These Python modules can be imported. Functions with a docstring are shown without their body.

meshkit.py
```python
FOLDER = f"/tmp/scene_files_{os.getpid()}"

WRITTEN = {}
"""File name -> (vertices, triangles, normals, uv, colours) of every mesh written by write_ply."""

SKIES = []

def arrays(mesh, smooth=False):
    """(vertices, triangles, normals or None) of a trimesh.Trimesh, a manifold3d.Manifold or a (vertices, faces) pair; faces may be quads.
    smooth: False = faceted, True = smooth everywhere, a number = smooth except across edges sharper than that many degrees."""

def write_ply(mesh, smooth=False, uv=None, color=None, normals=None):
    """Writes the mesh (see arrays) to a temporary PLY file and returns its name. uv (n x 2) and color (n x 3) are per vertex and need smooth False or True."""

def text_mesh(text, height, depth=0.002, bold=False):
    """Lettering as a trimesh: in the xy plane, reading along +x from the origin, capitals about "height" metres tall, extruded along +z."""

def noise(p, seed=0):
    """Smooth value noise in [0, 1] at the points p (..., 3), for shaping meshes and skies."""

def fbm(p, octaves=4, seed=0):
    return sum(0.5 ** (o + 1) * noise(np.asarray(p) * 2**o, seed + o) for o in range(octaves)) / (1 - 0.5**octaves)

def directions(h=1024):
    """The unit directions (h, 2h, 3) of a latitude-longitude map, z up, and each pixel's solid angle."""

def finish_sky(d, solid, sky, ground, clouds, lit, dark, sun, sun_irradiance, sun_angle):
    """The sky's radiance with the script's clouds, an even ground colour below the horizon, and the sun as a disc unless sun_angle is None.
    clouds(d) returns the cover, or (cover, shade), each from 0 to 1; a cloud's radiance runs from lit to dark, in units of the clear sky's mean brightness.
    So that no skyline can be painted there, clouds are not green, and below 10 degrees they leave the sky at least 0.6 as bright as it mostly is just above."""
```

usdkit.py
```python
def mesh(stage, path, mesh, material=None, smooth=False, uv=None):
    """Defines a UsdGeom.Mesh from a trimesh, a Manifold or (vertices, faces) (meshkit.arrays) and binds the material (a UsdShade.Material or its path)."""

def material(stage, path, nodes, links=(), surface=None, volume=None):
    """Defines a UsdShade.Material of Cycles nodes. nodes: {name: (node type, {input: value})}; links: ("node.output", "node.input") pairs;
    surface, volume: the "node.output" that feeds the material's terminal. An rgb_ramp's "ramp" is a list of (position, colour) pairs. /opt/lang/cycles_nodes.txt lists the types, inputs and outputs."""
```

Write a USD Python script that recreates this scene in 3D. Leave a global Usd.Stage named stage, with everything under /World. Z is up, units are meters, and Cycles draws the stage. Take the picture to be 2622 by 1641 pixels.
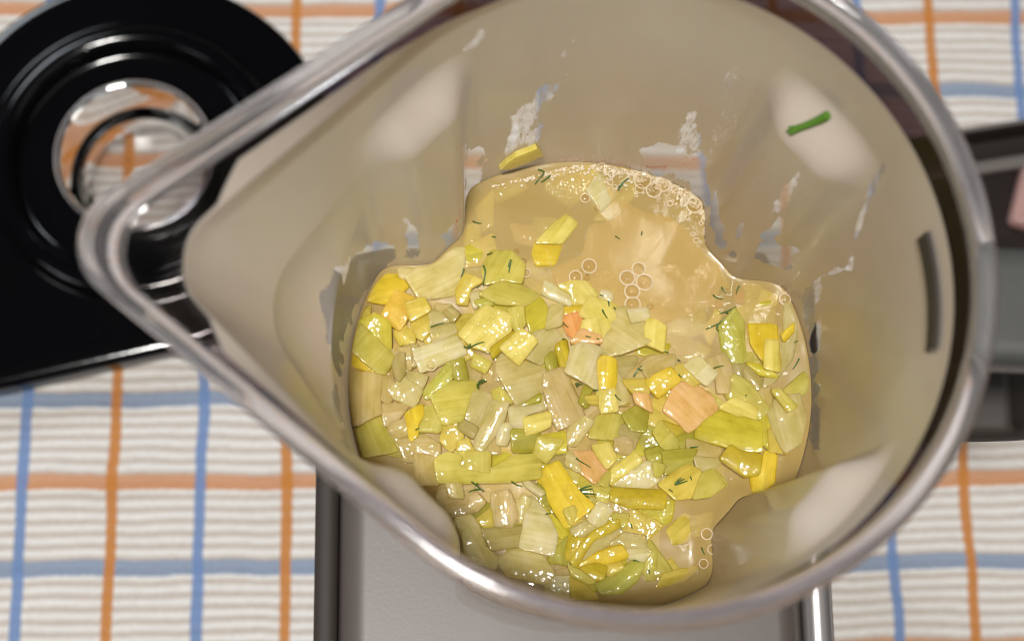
import math, random, colorsys
import numpy as np, trimesh, shapely, shapely.affinity
from shapely.geometry import Polygon, Point, LineString
from scipy.spatial import Delaunay
from pxr import Usd, UsdGeom, UsdLux, UsdShade, Gf, Sdf, Vt
import usdkit, meshkit

rnd = random.Random(7); rng = np.random.default_rng(7)
stage = Usd.Stage.CreateInMemory()
UsdGeom.SetStageUpAxis(stage, UsdGeom.Tokens.z); UsdGeom.SetStageMetersPerUnit(stage, 1.0)
W = UsdGeom.Xform.Define(stage, '/World'); stage.SetDefaultPrim(W.GetPrim())
UsdGeom.Scope.Define(stage, '/World/Looks')

# ------------------------------------------------------------------ camera, lamps
F, CX, CY = 4133., 1311., 820.5
CAM = np.array([[0.99851649, -0.01263002, 0.0529651], [0, 0.97272636, 0.23195567], [0.05445015, 0.23161156, -0.97128331]])
EYE = np.array([-0.0440417489, -0.0874799004, 0.642735549])
ZR, ZL = .33, .20           # rim of the jar, level of the broth
def unproj(px, z):
    px = np.atleast_2d(np.asarray(px, float))
    d = np.stack([(px[:, 0]-CX)/F, -(px[:, 1]-CY)/F, np.ones(len(px))], 1) @ CAM
    return EYE + d*((z-EYE[2])/d[:, 2])[:, None]
cam = UsdGeom.Camera.Define(stage, '/World/camera')
m4 = np.eye(4); m4[0, :3] = CAM[0]; m4[1, :3] = CAM[1]; m4[2, :3] = -CAM[2]; m4[3, :3] = EYE
cam.AddTransformOp().Set(Gf.Matrix4d(m4.tolist()))
cam.CreateHorizontalApertureAttr(22.2); cam.CreateVerticalApertureAttr(22.2*640/1024)
cam.CreateFocalLengthAttr(F/2622*22.2); cam.CreateClippingRangeAttr(Gf.Vec2f(.01, 100))
cam.CreateFStopAttr(5.6); cam.CreateFocusDistanceAttr(.452)
cam.CreateExposureAttr(1.2)

def rect_lamp(name, pos, target, w, h, power, color):
    l = UsdLux.RectLight.Define(stage, '/World/'+name)
    pos, target = np.array(pos, float), np.array(target, float)
    z = pos-target; z /= np.linalg.norm(z)
    x = np.cross([0, 1, 0.01], z); x /= np.linalg.norm(x); y = np.cross(z, x)
    m = np.eye(4); m[0, :3] = x; m[1, :3] = y; m[2, :3] = z; m[3, :3] = pos
    UsdGeom.Xformable(l).AddTransformOp().Set(Gf.Matrix4d(m.tolist()))
    l.CreateWidthAttr(w); l.CreateHeightAttr(h); l.CreateIntensityAttr(power); l.CreateColorAttr(Gf.Vec3f(*color))
    l.CreateNormalizeAttr(False)
    return l
rect_lamp('overhead_lamp', (-.22, -.26, 2.2), (0, 0, .2), .26, .16, 190, (1, .97, .92))
rect_lamp('window_light', (-1.1, 1.45, 1.3), (0, 0, .2), .75, .65, 6.0, (.86, .93, 1))
rect_lamp('side_window_light', (-1.5, -1.0, 1.2), (0, 0, .25), .7, .6, 1.4, (.95, .97, 1))
rect_lamp('ceiling_bounce_fill', (1.3, -.7, 2.4), (0.2, 0, 0), 2.2, 2.0, .22, (1, .93, .85))  # broad dim panel added as fill for room bounce, not a real lamp

# ------------------------------------------------------------------ helpers
def mat(name, nodes, links, surface=None, volume=None):
    return usdkit.material(stage, '/World/Looks/'+name, nodes, links, surface, volume)
def numbered(path):
    p, k = path, 0
    while stage.GetPrimAtPath(p): k += 1; p = f'{path}_{k:03d}'
    return p
def obj(name, mesh, m, parent=None, smooth=40):
    base = parent.GetPath().pathString if parent is not None else '/World'
    return usdkit.mesh(stage, numbered(f'{base}/{name}'), mesh, m, smooth=smooth).GetPrim()
def tag(o, label=None, cat=None, group=None, kind=None):
    for k, v in (('label', label), ('category', cat), ('group', group), ('kind', kind)):
        if v: o.SetCustomDataByKey(k, v)
    return o
def thing(name, label, cat, group=None, loc=(0, 0, 0)):
    x = UsdGeom.Xform.Define(stage, numbered('/World/'+name)); x.AddTranslateOp().Set(Gf.Vec3d(*map(float, loc)))
    return tag(x.GetPrim(), label, cat, group)
def grid_faces(nu, nv, wrap_u=True, flip=False):
    f = []
    iu = np.arange(nu if wrap_u else nu-1); iv = np.arange(nv-1)
    U, V = np.meshgrid(iu, iv, indexing='ij'); U2 = (U+1) % nu
    a, b, c, d = U*nv+V, U2*nv+V, U2*nv+V+1, U*nv+V+1
    q = np.stack([a, b, c, d], -1).reshape(-1, 4)
    f = np.vstack([q[:, [0, 1, 2]], q[:, [0, 2, 3]]])
    return f[:, ::-1] if flip else f
def tube(pts, r, n=6, taper=1.0):
    pts = np.asarray(pts, float)
    t = np.gradient(pts, axis=0); t /= np.linalg.norm(t, axis=1, keepdims=True)+1e-12
    up = np.array([0.13, 0.21, 1.0]); x = np.cross(t, up); x /= np.linalg.norm(x, axis=1, keepdims=True)+1e-9
    y = np.cross(t, x)
    rr = r*np.linspace(1, taper, len(pts))
    a = np.arange(n)/n*2*np.pi
    v = pts[:, None]+rr[:, None, None]*(np.cos(a)[None, :, None]*x[:, None]+np.sin(a)[None, :, None]*y[:, None])
    v = v.transpose(1, 0, 2).reshape(-1, 3)
    f = grid_faces(n, len(pts))
    c0, c1 = len(v), len(v)+1; v = np.vstack([v, pts[:1], pts[-1:]]); N = len(pts)
    caps = [[c0, i*N, ((i+1) % n)*N] for i in range(n)]+[[c1, ((i+1) % n)*N+N-1, i*N+N-1] for i in range(n)]
    tm = trimesh.Trimesh(v, np.vstack([f, caps]), process=False); tm.fix_normals(); return tm
def rounded_box(sx, sy, sz, r, n=6):
    poly = shapely.box(-sx/2+r, -sy/2+r, sx/2-r, sy/2-r)
    rings = []
    for k in range(n+1):
        a = k/n*np.pi/2; rings.append((r*np.sin(a), -r*np.cos(a)+r))
    prof = [(ro, z) for ro, z in rings]+[(ro, sz-z) for ro, z in rings[::-1]]
    return offset_loft(poly, prof)
def ring_of(poly, n=160):
    b = np.asarray(poly.exterior.coords)[:-1]
    if Polygon(b).exterior.is_ccw is False: b = b[::-1]
    c = np.asarray(poly.centroid.coords)[0]
    a = np.unwrap(np.arctan2(b[:, 1]-c[1], b[:, 0]-c[0]))
    L = LineString(np.vstack([b, b[:1]])); s = np.linspace(0, 1, n, endpoint=False)
    p = np.array([L.interpolate(x, normalized=True).coords[0] for x in s])
    return p
def offset_loft(poly, prof, n=120, caps=True):
    """closed solid through offsets of one outline; prof = (offset, z) from the bottom up"""
    base = ring_of(poly.buffer(1e-4, 16), n)
    nb = np.roll(base, -1, 0)-np.roll(base, 1, 0); nrm = np.stack([nb[:, 1], -nb[:, 0]], 1); nrm /= np.linalg.norm(nrm, axis=1, keepdims=True)
    V = np.stack([np.column_stack([base+nrm*o, np.full(n, z)]) for o, z in prof], 1).reshape(-1, 3)
    f = grid_faces(n, len(prof)); K = len(prof)
    if caps:
        c = np.append(base.mean(0), 0); i0, i1 = len(V), len(V)+1
        V = np.vstack([V, [[c[0], c[1], prof[0][1]], [c[0], c[1], prof[-1][1]]]])
        i = np.arange(n); j = (i+1) % n
        f = np.vstack([f, np.stack([np.full(n, i0), j*K, i*K], 1), np.stack([np.full(n, i1), i*K+K-1, j*K+K-1], 1)])
    return trimesh.Trimesh(V, f, process=False)

# ------------------------------------------------------------------ materials
def simple(name, color, rough=.4, **kw):
    return mat(name, {'p': ('principled_bsdf', dict(base_color=color, roughness=rough, **kw))}, [], 'p.BSDF')
M = {}
M['black'] = mat('black_plastic', {'g': ('geometry', {}), 'n': ('noise_texture', {'scale': 350., 'detail': 3.}), 'b': ('bump', {'strength': .03, 'distance': .001}),
    'p': ('principled_bsdf', dict(base_color=(.002, .002, .0025), roughness=.1, specular_ior_level=.3))}, [('g.position', 'n.vector'), ('n.fac', 'b.height'), ('b.normal', 'p.normal')], 'p.BSDF')
M['glass'] = mat('clear_plastic', {'p': ('principled_bsdf', dict(base_color=(.89, .86, .865), roughness=.08, ior=1.45, transmission_weight=.94))}, [], 'p.BSDF')
def pane(name, tint=(.97, .965, .96), rough=.03, base=.02, edge=.4):
    return mat(name, {'t': ('transparent_bsdf', {'color': tint}), 'g': ('glossy_bsdf', {'color': (1, 1, 1), 'roughness': rough}), 'f': ('layer_weight', {'blend': .5}), 'w': ('math', {'math_type': 'power', 'value2': 4.}),
                      'k': ('math', {'math_type': 'multiply_add', 'value2': edge, 'value3': base}), 'm': ('mix_closure', {})},
               [('f.facing', 'w.value1'), ('w.value', 'k.value1'), ('k.value', 'm.fac'), ('t.BSDF', 'm.closure1'), ('g.BSDF', 'm.closure2')], 'm.closure')
M['pane'] = pane('clear_jar_wall', (.985, .98, .975), .2, .02, 0.)
M['cap'] = mat('clear_cap_plastic', {'p': ('principled_bsdf', dict(base_color=(.97, .965, .96), roughness=.03, ior=1.42, transmission_weight=1.))}, [], 'p.BSDF')
M['neck'] = mat('neck_refraction_tint', {'geo': ('geometry', {}), 's': ('separate_xyz', {}), 'mr': ('map_range', {'from_min': -.098, 'from_max': -.075, 'to_min': 0., 'to_max': 1., 'clamp': True}),  # dark refraction band painted into the neck as a tint, clearing towards the spout
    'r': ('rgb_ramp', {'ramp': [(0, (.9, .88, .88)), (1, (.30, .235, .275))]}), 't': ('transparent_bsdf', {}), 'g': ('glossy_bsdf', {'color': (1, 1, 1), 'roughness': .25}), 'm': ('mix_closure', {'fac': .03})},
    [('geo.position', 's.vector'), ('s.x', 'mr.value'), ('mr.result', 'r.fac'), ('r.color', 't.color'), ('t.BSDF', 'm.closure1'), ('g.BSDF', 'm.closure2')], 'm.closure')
M['bubble'] = pane('bubble_skin', (.97, .94, .88), .03, .03, .25)
M['foam'] = mat('foam_film', {'t': ('transparent_bsdf', {'color': (.95, .9, .8)}), 'd': ('principled_bsdf', {'base_color': (.78, .68, .50), 'roughness': .2}), 'm': ('mix_closure', {'fac': .6})},
    [('t.BSDF', 'm.closure1'), ('d.BSDF', 'm.closure2')], 'm.closure')
M['steel'] = mat('silver_paint', {'g': ('geometry', {}), 'n': ('noise_texture', {'scale': 900., 'detail': 2.}), 'b': ('bump', {'strength': .05, 'distance': .0005}),
    'p': ('principled_bsdf', dict(base_color=(.078, .064, .058), metallic=.05, roughness=.45))}, [('g.position', 'n.vector'), ('n.fac', 'b.height'), ('b.normal', 'p.normal')], 'p.BSDF')
M['chrome'] = simple('silver_trim', (.34, .325, .325), .32, metallic=.7)
M['dark_trim'] = simple('dark_grey_plastic', (.032, .027, .023), .6, specular_ior_level=.2)
M['handle'] = mat('grey_plastic', {'g': ('geometry', {}), 'n': ('noise_texture', {'scale': 60., 'detail': 3.}), 'r': ('rgb_ramp', {'ramp': [(0, (.045, .047, .045)), (1, (.065, .066, .063))]}),
    'p': ('principled_bsdf', dict(roughness=.4))}, [('g.position', 'n.vector'), ('n.fac', 'r.fac'), ('r.color', 'p.base_color')], 'p.BSDF')
M['pan'] = simple('dark_brown_enamel', (.012, .0085, .0075), .4, specular_ior_level=.25)
M['pan_rim'] = simple('brushed_rim', (.16, .145, .135), .35, metallic=.4)
M['pink'] = simple('pink_plastic', (.34, .20, .185), .35, subsurface_weight=.4, subsurface_scale=.004)
M['table'] = mat('table_wood', {'g': ('geometry', {}), 'w': ('wave_texture', {'scale': 12., 'distortion': 6., 'detail': 3.}), 'r': ('rgb_ramp', {'ramp': [(0, (.16, .09, .05)), (1, (.28, .17, .10))]}),
    'p': ('principled_bsdf', dict(roughness=.4))}, [('g.position', 'w.vector'), ('w.fac', 'r.fac'), ('r.color', 'p.base_color')], 'p.BSDF')

def cloth_material():
    N, L = {}, []
    N['g'] = ('geometry', {}); N['s'] = ('separate_xyz', {}); L.append(('g.position', 's.vector'))
    N['wob'] = ('noise_texture', {'scale': 22., 'detail': 2.}); L.append(('g.position', 'wob.vector'))
    N['wobf'] = ('noise_texture', {'scale': 700., 'detail': 2.}); L.append(('g.position', 'wobf.vector'))
    cnt = [0]
    def mth(op, a, b=None, c=None):
        cnt[0] += 1; k = f'm{cnt[0]}'; inp = {'math_type': op}
        for i, x in enumerate((a, b, c)):
            if x is None: continue
            if isinstance(x, str): L.append((x, f'{k}.value{i+1}'))
            else: inp[f'value{i+1}'] = float(x)
        N[k] = ('math', inp); return k+'.value'
    wx = mth('multiply_add', 'wob.fac', .005, -.0025); wf = mth('multiply_add', 'wobf.fac', .0012, -.0006)
    w2 = mth('add', wx, wf)
    x = mth('add', 's.x', w2); y = mth('add', 's.y', w2)
    def stripe(c, x0, P, w):
        t = mth('fraction', mth('add', mth('divide', mth('subtract', c, x0-w/2), P), 40.))
        return mth('less_than', t, w/P)
    sets = [(stripe(y, .0, .067, .0062), (.46, .205, .085)), (stripe(y, .0335, .067, .0064), (.165, .225, .33)),
            (stripe(x, -.1665, .0684, .0043), (.43, .165, .03)), (stripe(x, -.1325, .0692, .0043), (.125, .205, .39))]
    # raised weft ribs: white thread over a beige ground
    rib = mth('multiply_add', mth('sine', mth('multiply', y, 2*math.pi/.00479)), .5, .5)
    N['rr'] = ('rgb_ramp', {'ramp': [(0, (.43, .375, .335)), (.35, (.495, .455, .42)), (.75, (.595, .58, .56)), (1, (.62, .61, .595))]}); L.append((rib, 'rr.fac'))
    N['n2'] = ('noise_texture', {'scale': 420., 'detail': 4., 'roughness': .7}); L.append(('g.position', 'n2.vector'))
    N['n2r'] = ('rgb_ramp', {'ramp': [(.25, (.86, .84, .82)), (.7, (1, 1, 1))]}); L.append(('n2.fac', 'n2r.fac'))
    prev = 'rr.color'
    for i, (f, col) in enumerate(sets):
        k = f'x{i}'; N[k] = ('mix', {'mix_type': 'mix', 'color2': col}); fac = mth('multiply', f, .93 if i >= 2 else .86)
        L += [(fac, k+'.fac'), (prev, k+'.color1')]; prev = k+'.color'
    N['mul'] = ('mix', {'mix_type': 'multiply', 'fac': 1.}); L += [(prev, 'mul.color1'), ('n2r.color', 'mul.color2')]
    tw = mth('sine', mth('multiply', x, 2*math.pi/.0009)); ty = mth('sine', mth('multiply', y, 2*math.pi/.0012))
    h = mth('add', mth('multiply', mth('multiply', tw, ty), .4), 'n2.fac')
    N['b'] = ('bump', {'strength': .5, 'distance': .0006}); L.append((h, 'b.height'))
    N['p'] = ('principled_bsdf', dict(roughness=.95, sheen_weight=.2, specular_ior_level=.2)); L += [('mul.color', 'p.base_color'), ('b.normal', 'p.normal')]
    return mat('plaid_cotton', N, L, 'p.BSDF')
M['cloth'] = cloth_material()

def film_material():
    """dried-on film of broth on the inside of the jar; the attribute says where it was wiped or drained away"""
    N = {'a': ('attribute', {'attribute': 'cover'}), 'g': ('geometry', {}),
         'mp': ('mapping', {'scale': (2000., 2000., 300.)}), 'n': ('noise_texture', {'scale': 1., 'detail': 4., 'roughness': .65}),
         'n3': ('noise_texture', {'scale': 45., 'detail': 5., 'roughness': .6}), 'mp3': ('mapping', {'scale': (1., 1., .35)}),
         'ad': ('math', {'math_type': 'multiply_add', 'value2': 1.6, 'value3': -.8}), 'su': ('math', {'math_type': 'add'}),
         'th': ('map_range', {'from_min': .28, 'from_max': .78, 'to_min': .42, 'to_max': .985, 'clamp': True}), 'lt': ('math', {'math_type': 'greater_than', 'value2': -.2}), 'th2': ('math', {'math_type': 'multiply'}),
         'r': ('rgb_ramp', {'ramp': [(.3, (.58, .445, .275)), (.7, (.65, .52, .345))]}), 'r2': ('rgb_ramp', {'ramp': [(.3, (.60, .515, .425)), (.7, (.67, .59, .50))]}), 'sx': ('separate_xyz', {}), 'zr': ('map_range', {'from_min': .205, 'from_max': .285, 'clamp': True}), 'mc': ('mix', {}), 'wm': ('map_range', {'from_min': .5, 'from_max': .8, 'clamp': True}), 'wc': ('mix', {'color1': (.90, .84, .80)}),
         'b': ('bump', {'strength': .25, 'distance': .0006}),
         'd': ('principled_bsdf', {'roughness': .2, 'specular_ior_level': 1.}), 'tl': ('translucent_bsdf', {'color': (.72, .63, .5)}), 'mm': ('mix_closure', {'fac': .34}),
         't': ('transparent_bsdf', {'color': (.99, .98, .96)}), 'm': ('mix_closure', {})}
    L = [('g.position', 'mp.vector'), ('mp.vector', 'n.vector'), ('g.position', 'mp3.vector'), ('mp3.vector', 'n3.vector'),
         ('n.fac', 'ad.value1'), ('a.fac', 'su.value1'), ('ad.value', 'su.value2'), ('su.value', 'th.value'), ('th.result', 'th2.value1'), ('a.fac', 'lt.value1'), ('lt.value', 'th2.value2'), ('th2.value', 'm.fac'),
         ('n3.fac', 'r.fac'), ('n3.fac', 'r2.fac'), ('g.position', 'sx.vector'), ('sx.z', 'zr.value'), ('zr.result', 'mc.fac'), ('r.color', 'mc.color1'), ('r2.color', 'mc.color2'), ('th.result', 'wm.value'), ('wm.result', 'wc.fac'), ('mc.color', 'wc.color2'), ('wc.color', 'd.base_color'), ('n3.fac', 'b.height'), ('b.normal', 'd.normal'),
         ('d.BSDF', 'mm.closure1'), ('tl.BSDF', 'mm.closure2'), ('t.BSDF', 'm.closure1'), ('mm.closure', 'm.closure2')]
    return mat('broth_film', N, L, 'm.closure')
M['film'] = film_material()
M['broth'] = mat('broth', {'t': ('transparent_bsdf', {'color': (.98, .95, .88)}), 'd': ('principled_bsdf', {'base_color': (.65, .46, .155), 'roughness': .3, 'subsurface_weight': 0.}), 'k': ('mix_closure', {'fac': .46}),
     'g': ('glossy_bsdf', {'color': (1, 1, 1), 'roughness': .04}), 'f': ('fresnel', {'IOR': 1.34}), 'm': ('mix_closure', {}),
     'geo': ('geometry', {}), 'n': ('noise_texture', {'scale': 130., 'detail': 2.}), 'b': ('bump', {'strength': .28, 'distance': .002}),
     'v': ('principled_volume', {'color': (.86, .66, .30), 'density': 260., 'anisotropy': .5, 'absorption_color': (.8, .6, .25)})},
    [('t.BSDF', 'k.closure1'), ('d.BSDF', 'k.closure2'), ('k.closure', 'm.closure1'), ('g.BSDF', 'm.closure2'), ('f.fac', 'm.fac'), ('geo.position', 'n.vector'), ('n.fac', 'b.height'), ('b.normal', 'g.normal')],
    'm.closure', 'v.volume')
M['skin'] = mat('broth_skin', {'t': ('transparent_bsdf', {'color': (.98, .93, .8)}), 'd': ('principled_bsdf', {'base_color': (.66, .49, .20), 'roughness': .1}), 'm': ('mix_closure', {'fac': .32})}, [('t.BSDF', 'm.closure1'), ('d.BSDF', 'm.closure2')], 'm.closure')
M['dill'] = simple('dill_green', (.045, .10, .018), .4)
M['dill_bright'] = simple('dill_bright_green', (.065, .17, .012), .4)

# leek: fine parallel veins along the piece's own x axis, wet skin
COL = {'Y': (.78, .52, .025), 'Y2': (.78, .61, .11), 'y': (.66, .48, .06), 'yo': (.76, .45, .04), 'Y3': (.54, .39, .02), 'yg': (.59, .48, .03), 'pg': (.65, .55, .09), 'g': (.38, .33, .03),
       'pg2': (.56, .52, .075), 'w': (.65, .53, .17), 'wb': (.78, .66, .28), 'wd': (.49, .385, .11), 'b': (.63, .47, .14), 'cr': (.72, .57, .18), 'bp': (.65, .48, .17), 'o': (.84, .32, .08), 'op': (.82, .44, .14), 'red': (.42, .09, .02)}
def leek_material(key, col, v):
    c = np.array(col)
    lo, hi = c*np.array([.64, .64, .42]), np.minimum(c*np.array([1.22, 1.24, 1.7]), .92)
    thin = key[0] in 'wpb' 
    N = {'o': ('texture_coordinate', {}), 'mp': ('mapping', {'scale': (25., 900. if thin else 700., 300.), 'location': (v*3.1, v*1.7, 0)}), 'n': ('noise_texture', {'scale': 1., 'detail': 3., 'roughness': .6}),
         'nb': ('noise_texture', {'scale': 170., 'detail': 2.}), 'r': ('rgb_ramp', {'ramp': [(.32, tuple(lo)), (.5, tuple(c)), (.68, tuple(hi))]}),
         'ad': ('math', {'math_type': 'multiply_add', 'value2': .55, 'value3': .0}), 'ad2': ('math', {'math_type': 'multiply_add', 'value2': .5}),
         'sp': ('noise_texture', {'scale': 1500., 'detail': 1.}), 'hh': ('math', {'math_type': 'multiply_add', 'value2': .55}),
         'b': ('bump', {'strength': .15, 'distance': .0004}), 'cb': ('bump', {'strength': .38, 'distance': .0008}), 'sp2': ('noise_texture', {'scale': 600., 'detail': 1., 'roughness': .5}),
         'p': ('principled_bsdf', {'roughness': .5, 'subsurface_weight': .5, 'subsurface_scale': .0015, 'subsurface_radius': (1, .9, .65), 'coat_weight': .7, 'coat_roughness': .07, 'specular_ior_level': .2}),
         'tl': ('translucent_bsdf', {'color': tuple(hi)}), 'mm': ('mix_closure', {'fac': .14}),
         't': ('transparent_bsdf', {'color': tuple(np.minimum(c*1.25+.2, 1))}), 'm': ('mix_closure', {'fac': .2 if thin else .04})}
    L = [('o.object', 'mp.vector'), ('mp.vector', 'n.vector'), ('o.object', 'nb.vector'), ('o.object', 'sp.vector'), ('nb.fac', 'ad.value1'), ('n.fac', 'ad2.value1'), ('ad.value', 'ad2.value3'), ('ad2.value', 'r.fac'),
         ('r.color', 'p.base_color'), ('sp.fac', 'hh.value1'), ('n.fac', 'hh.value3'), ('hh.value', 'b.height'), ('o.object', 'sp2.vector'), ('sp2.fac', 'cb.height'), ('b.normal', 'p.normal'), ('cb.normal', 'p.coat_normal'),
         ('p.BSDF', 'mm.closure1'), ('tl.BSDF', 'mm.closure2'), ('mm.closure', 'm.closure1'), ('t.BSDF', 'm.closure2')]
    return mat(f'leek_{key}_{v}'.lower().replace('y2', 'butter').replace('y3', 'olive') + ('_deep' if key[0] == 'Y' else ''), N, L, 'm.closure')
LM = {k: [leek_material(k, np.array(c)*s, i) for i, s in enumerate((1.0, .92))] for k, c in COL.items()}

# ------------------------------------------------------------------ setting: table and cloth
tag(obj('table_top', rounded_box(1.1, 1.0, .03, .004), M['table']), kind='structure')
tp = stage.GetPrimAtPath('/World/table_top'); UsdGeom.Xformable(tp).AddTranslateOp().Set(Gf.Vec3d(0, .05, -.0345))
def cloth():
    xs, ys = np.linspace(-.42, .42, 560), np.linspace(-.28, .38, 640)
    X, Y = np.meshgrid(xs, ys, indexing='ij')
    P = np.stack([X, Y, 0*X], -1)
    wr = meshkit.fbm(P*np.array([14., 22., 1.]), 3, 3)-.5
    wr2 = meshkit.noise(P*np.array([30., 95., 1.])+9, 5)-.5
    Z = wr*.0055+wr2*.0016
    wave = .0035*(meshkit.noise(P*14, 11)-.5)
    Z += .00026*np.sin(2*np.pi*(Y+wave)/.00479)
    # flat under the things that press on it
    base = np.exp(-np.maximum(0, np.hypot(X/1.0, (Y+.02)/1.2)-.08)/.02); Z = Z*(1-.8*base)
    dx = .004*(meshkit.fbm(P*9, 2, 21)-.5)
    V = np.stack([X+dx, Y+wave*.8, Z], -1).reshape(-1, 3)
    return trimesh.Trimesh(V, grid_faces(len(xs), len(ys), False), process=False)
tag(obj('tablecloth', cloth(), M['cloth'], smooth=True), 'white ribbed cotton tablecloth checked with orange and blue stripes', 'tablecloth')

# ------------------------------------------------------------------ jar
NT = 720
TH = np.arange(NT)/NT*2*np.pi
TIPA = math.radians(178)
def teardrop(R, d, rt):
    if d <= R-rt+.0005: return np.full(NT, R)
    c = Point(0, 0).buffer(R, 90); t = Point(d*math.cos(TIPA), d*math.sin(TIPA)).buffer(rt, 48)
    h = np.asarray(c.union(t).convex_hull.exterior.coords)[:-1]
    a = np.arctan2(h[:, 1], h[:, 0]); o = np.argsort(a); a, r = a[o], np.hypot(h[o, 0], h[o, 1])
    # points of straight runs: densify through linear blending in cartesian space
    hx = np.vstack([h[o], h[o][:1]]); aa = np.append(a, a[0]+2*np.pi)
    tt = (TH-a[0]) % (2*np.pi)+a[0]; k = np.clip(np.searchsorted(aa, tt, 'right')-1, 0, len(a)-1)
    p, q = hx[k], hx[k+1]; u = np.stack([np.cos(TH), np.sin(TH)], 1)
    n = np.stack([(q-p)[:, 1], -(q-p)[:, 0]], 1)
    return (p*n).sum(1)/(u*n).sum(1)
RIBS = [math.radians(a) for a in (134, 41, -43, -136)]
def rin(z):
    """inner radius of the jar by angle at height z"""
    dz = ZR-z
    R = .0698-.0043*dz/.13
    rt = .0125+.014*np.clip((dz-.014)/.06, 0, 1)
    d = np.interp(dz, [0, .006, .014, .05, .080], [.0975, .093, .082, .058, R-rt])
    r = teardrop(R, d, rt)
    s = np.clip((dz-.033)/.017, 0, 1); s = s*s*(3-2*s)
    dep = s*(.0082+.0030*np.clip((dz-.05)/.08, 0, 1))
    for a in RIBS:
        x = np.abs((TH-a+np.pi) % (2*np.pi)-np.pi)/math.radians(15.5)
        q = np.clip((1-x)/.58, 0, 1); p = q*q*(3-2*q); p = (np.roll(p, -5)+np.roll(p, -3)+p+np.roll(p, 3)+np.roll(p, 5))/5
        r = r-dep*p
    return r
def jar_grid(zs, off):
    """points at the inner wall moved outward by off (array per z)"""
    out = []
    for z, o in zip(zs, off):
        r = rin(z)+o; out.append(np.stack([r*np.cos(TH), r*np.sin(TH), np.full(NT, z)], 1))
    return np.stack(out, 1)           # NT, nz, 3
jar = thing('blender_jar', 'clear plastic blender jar with pouring spout, filmed with soup inside', 'blender jar')
ZB = .158
T = .0030
# body: inner and outer wall, closed at the bottom; the rim is the thick rolled lip on top
zin = np.concatenate([np.linspace(ZR-.018, ZR-.07, 40), np.linspace(ZR-.072, ZB+.006, 36)])
A = jar_grid(zin, np.zeros(len(zin))); B = jar_grid(zin[::-1], np.full(len(zin), T))
bot = []
c_in = [(.6, ZB+.0045), (.02, ZB+.0045)]
def scaled(z0, f, z): r = rin(z0)*f; return np.stack([r*np.cos(TH), r*np.sin(TH), np.full(NT, z)], 1)[:, None]
body = np.concatenate([A, scaled(ZB+.006, .9, ZB+.004), scaled(ZB+.006, .01, ZB+.004), scaled(ZB+.006, .01, ZB), scaled(ZB+.006, .9, ZB), B], 1)
obj('wall', trimesh.Trimesh(body.reshape(-1, 3), grid_faces(NT, body.shape[1], True, True), process=False), M['pane'], jar, smooth=60)
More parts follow.
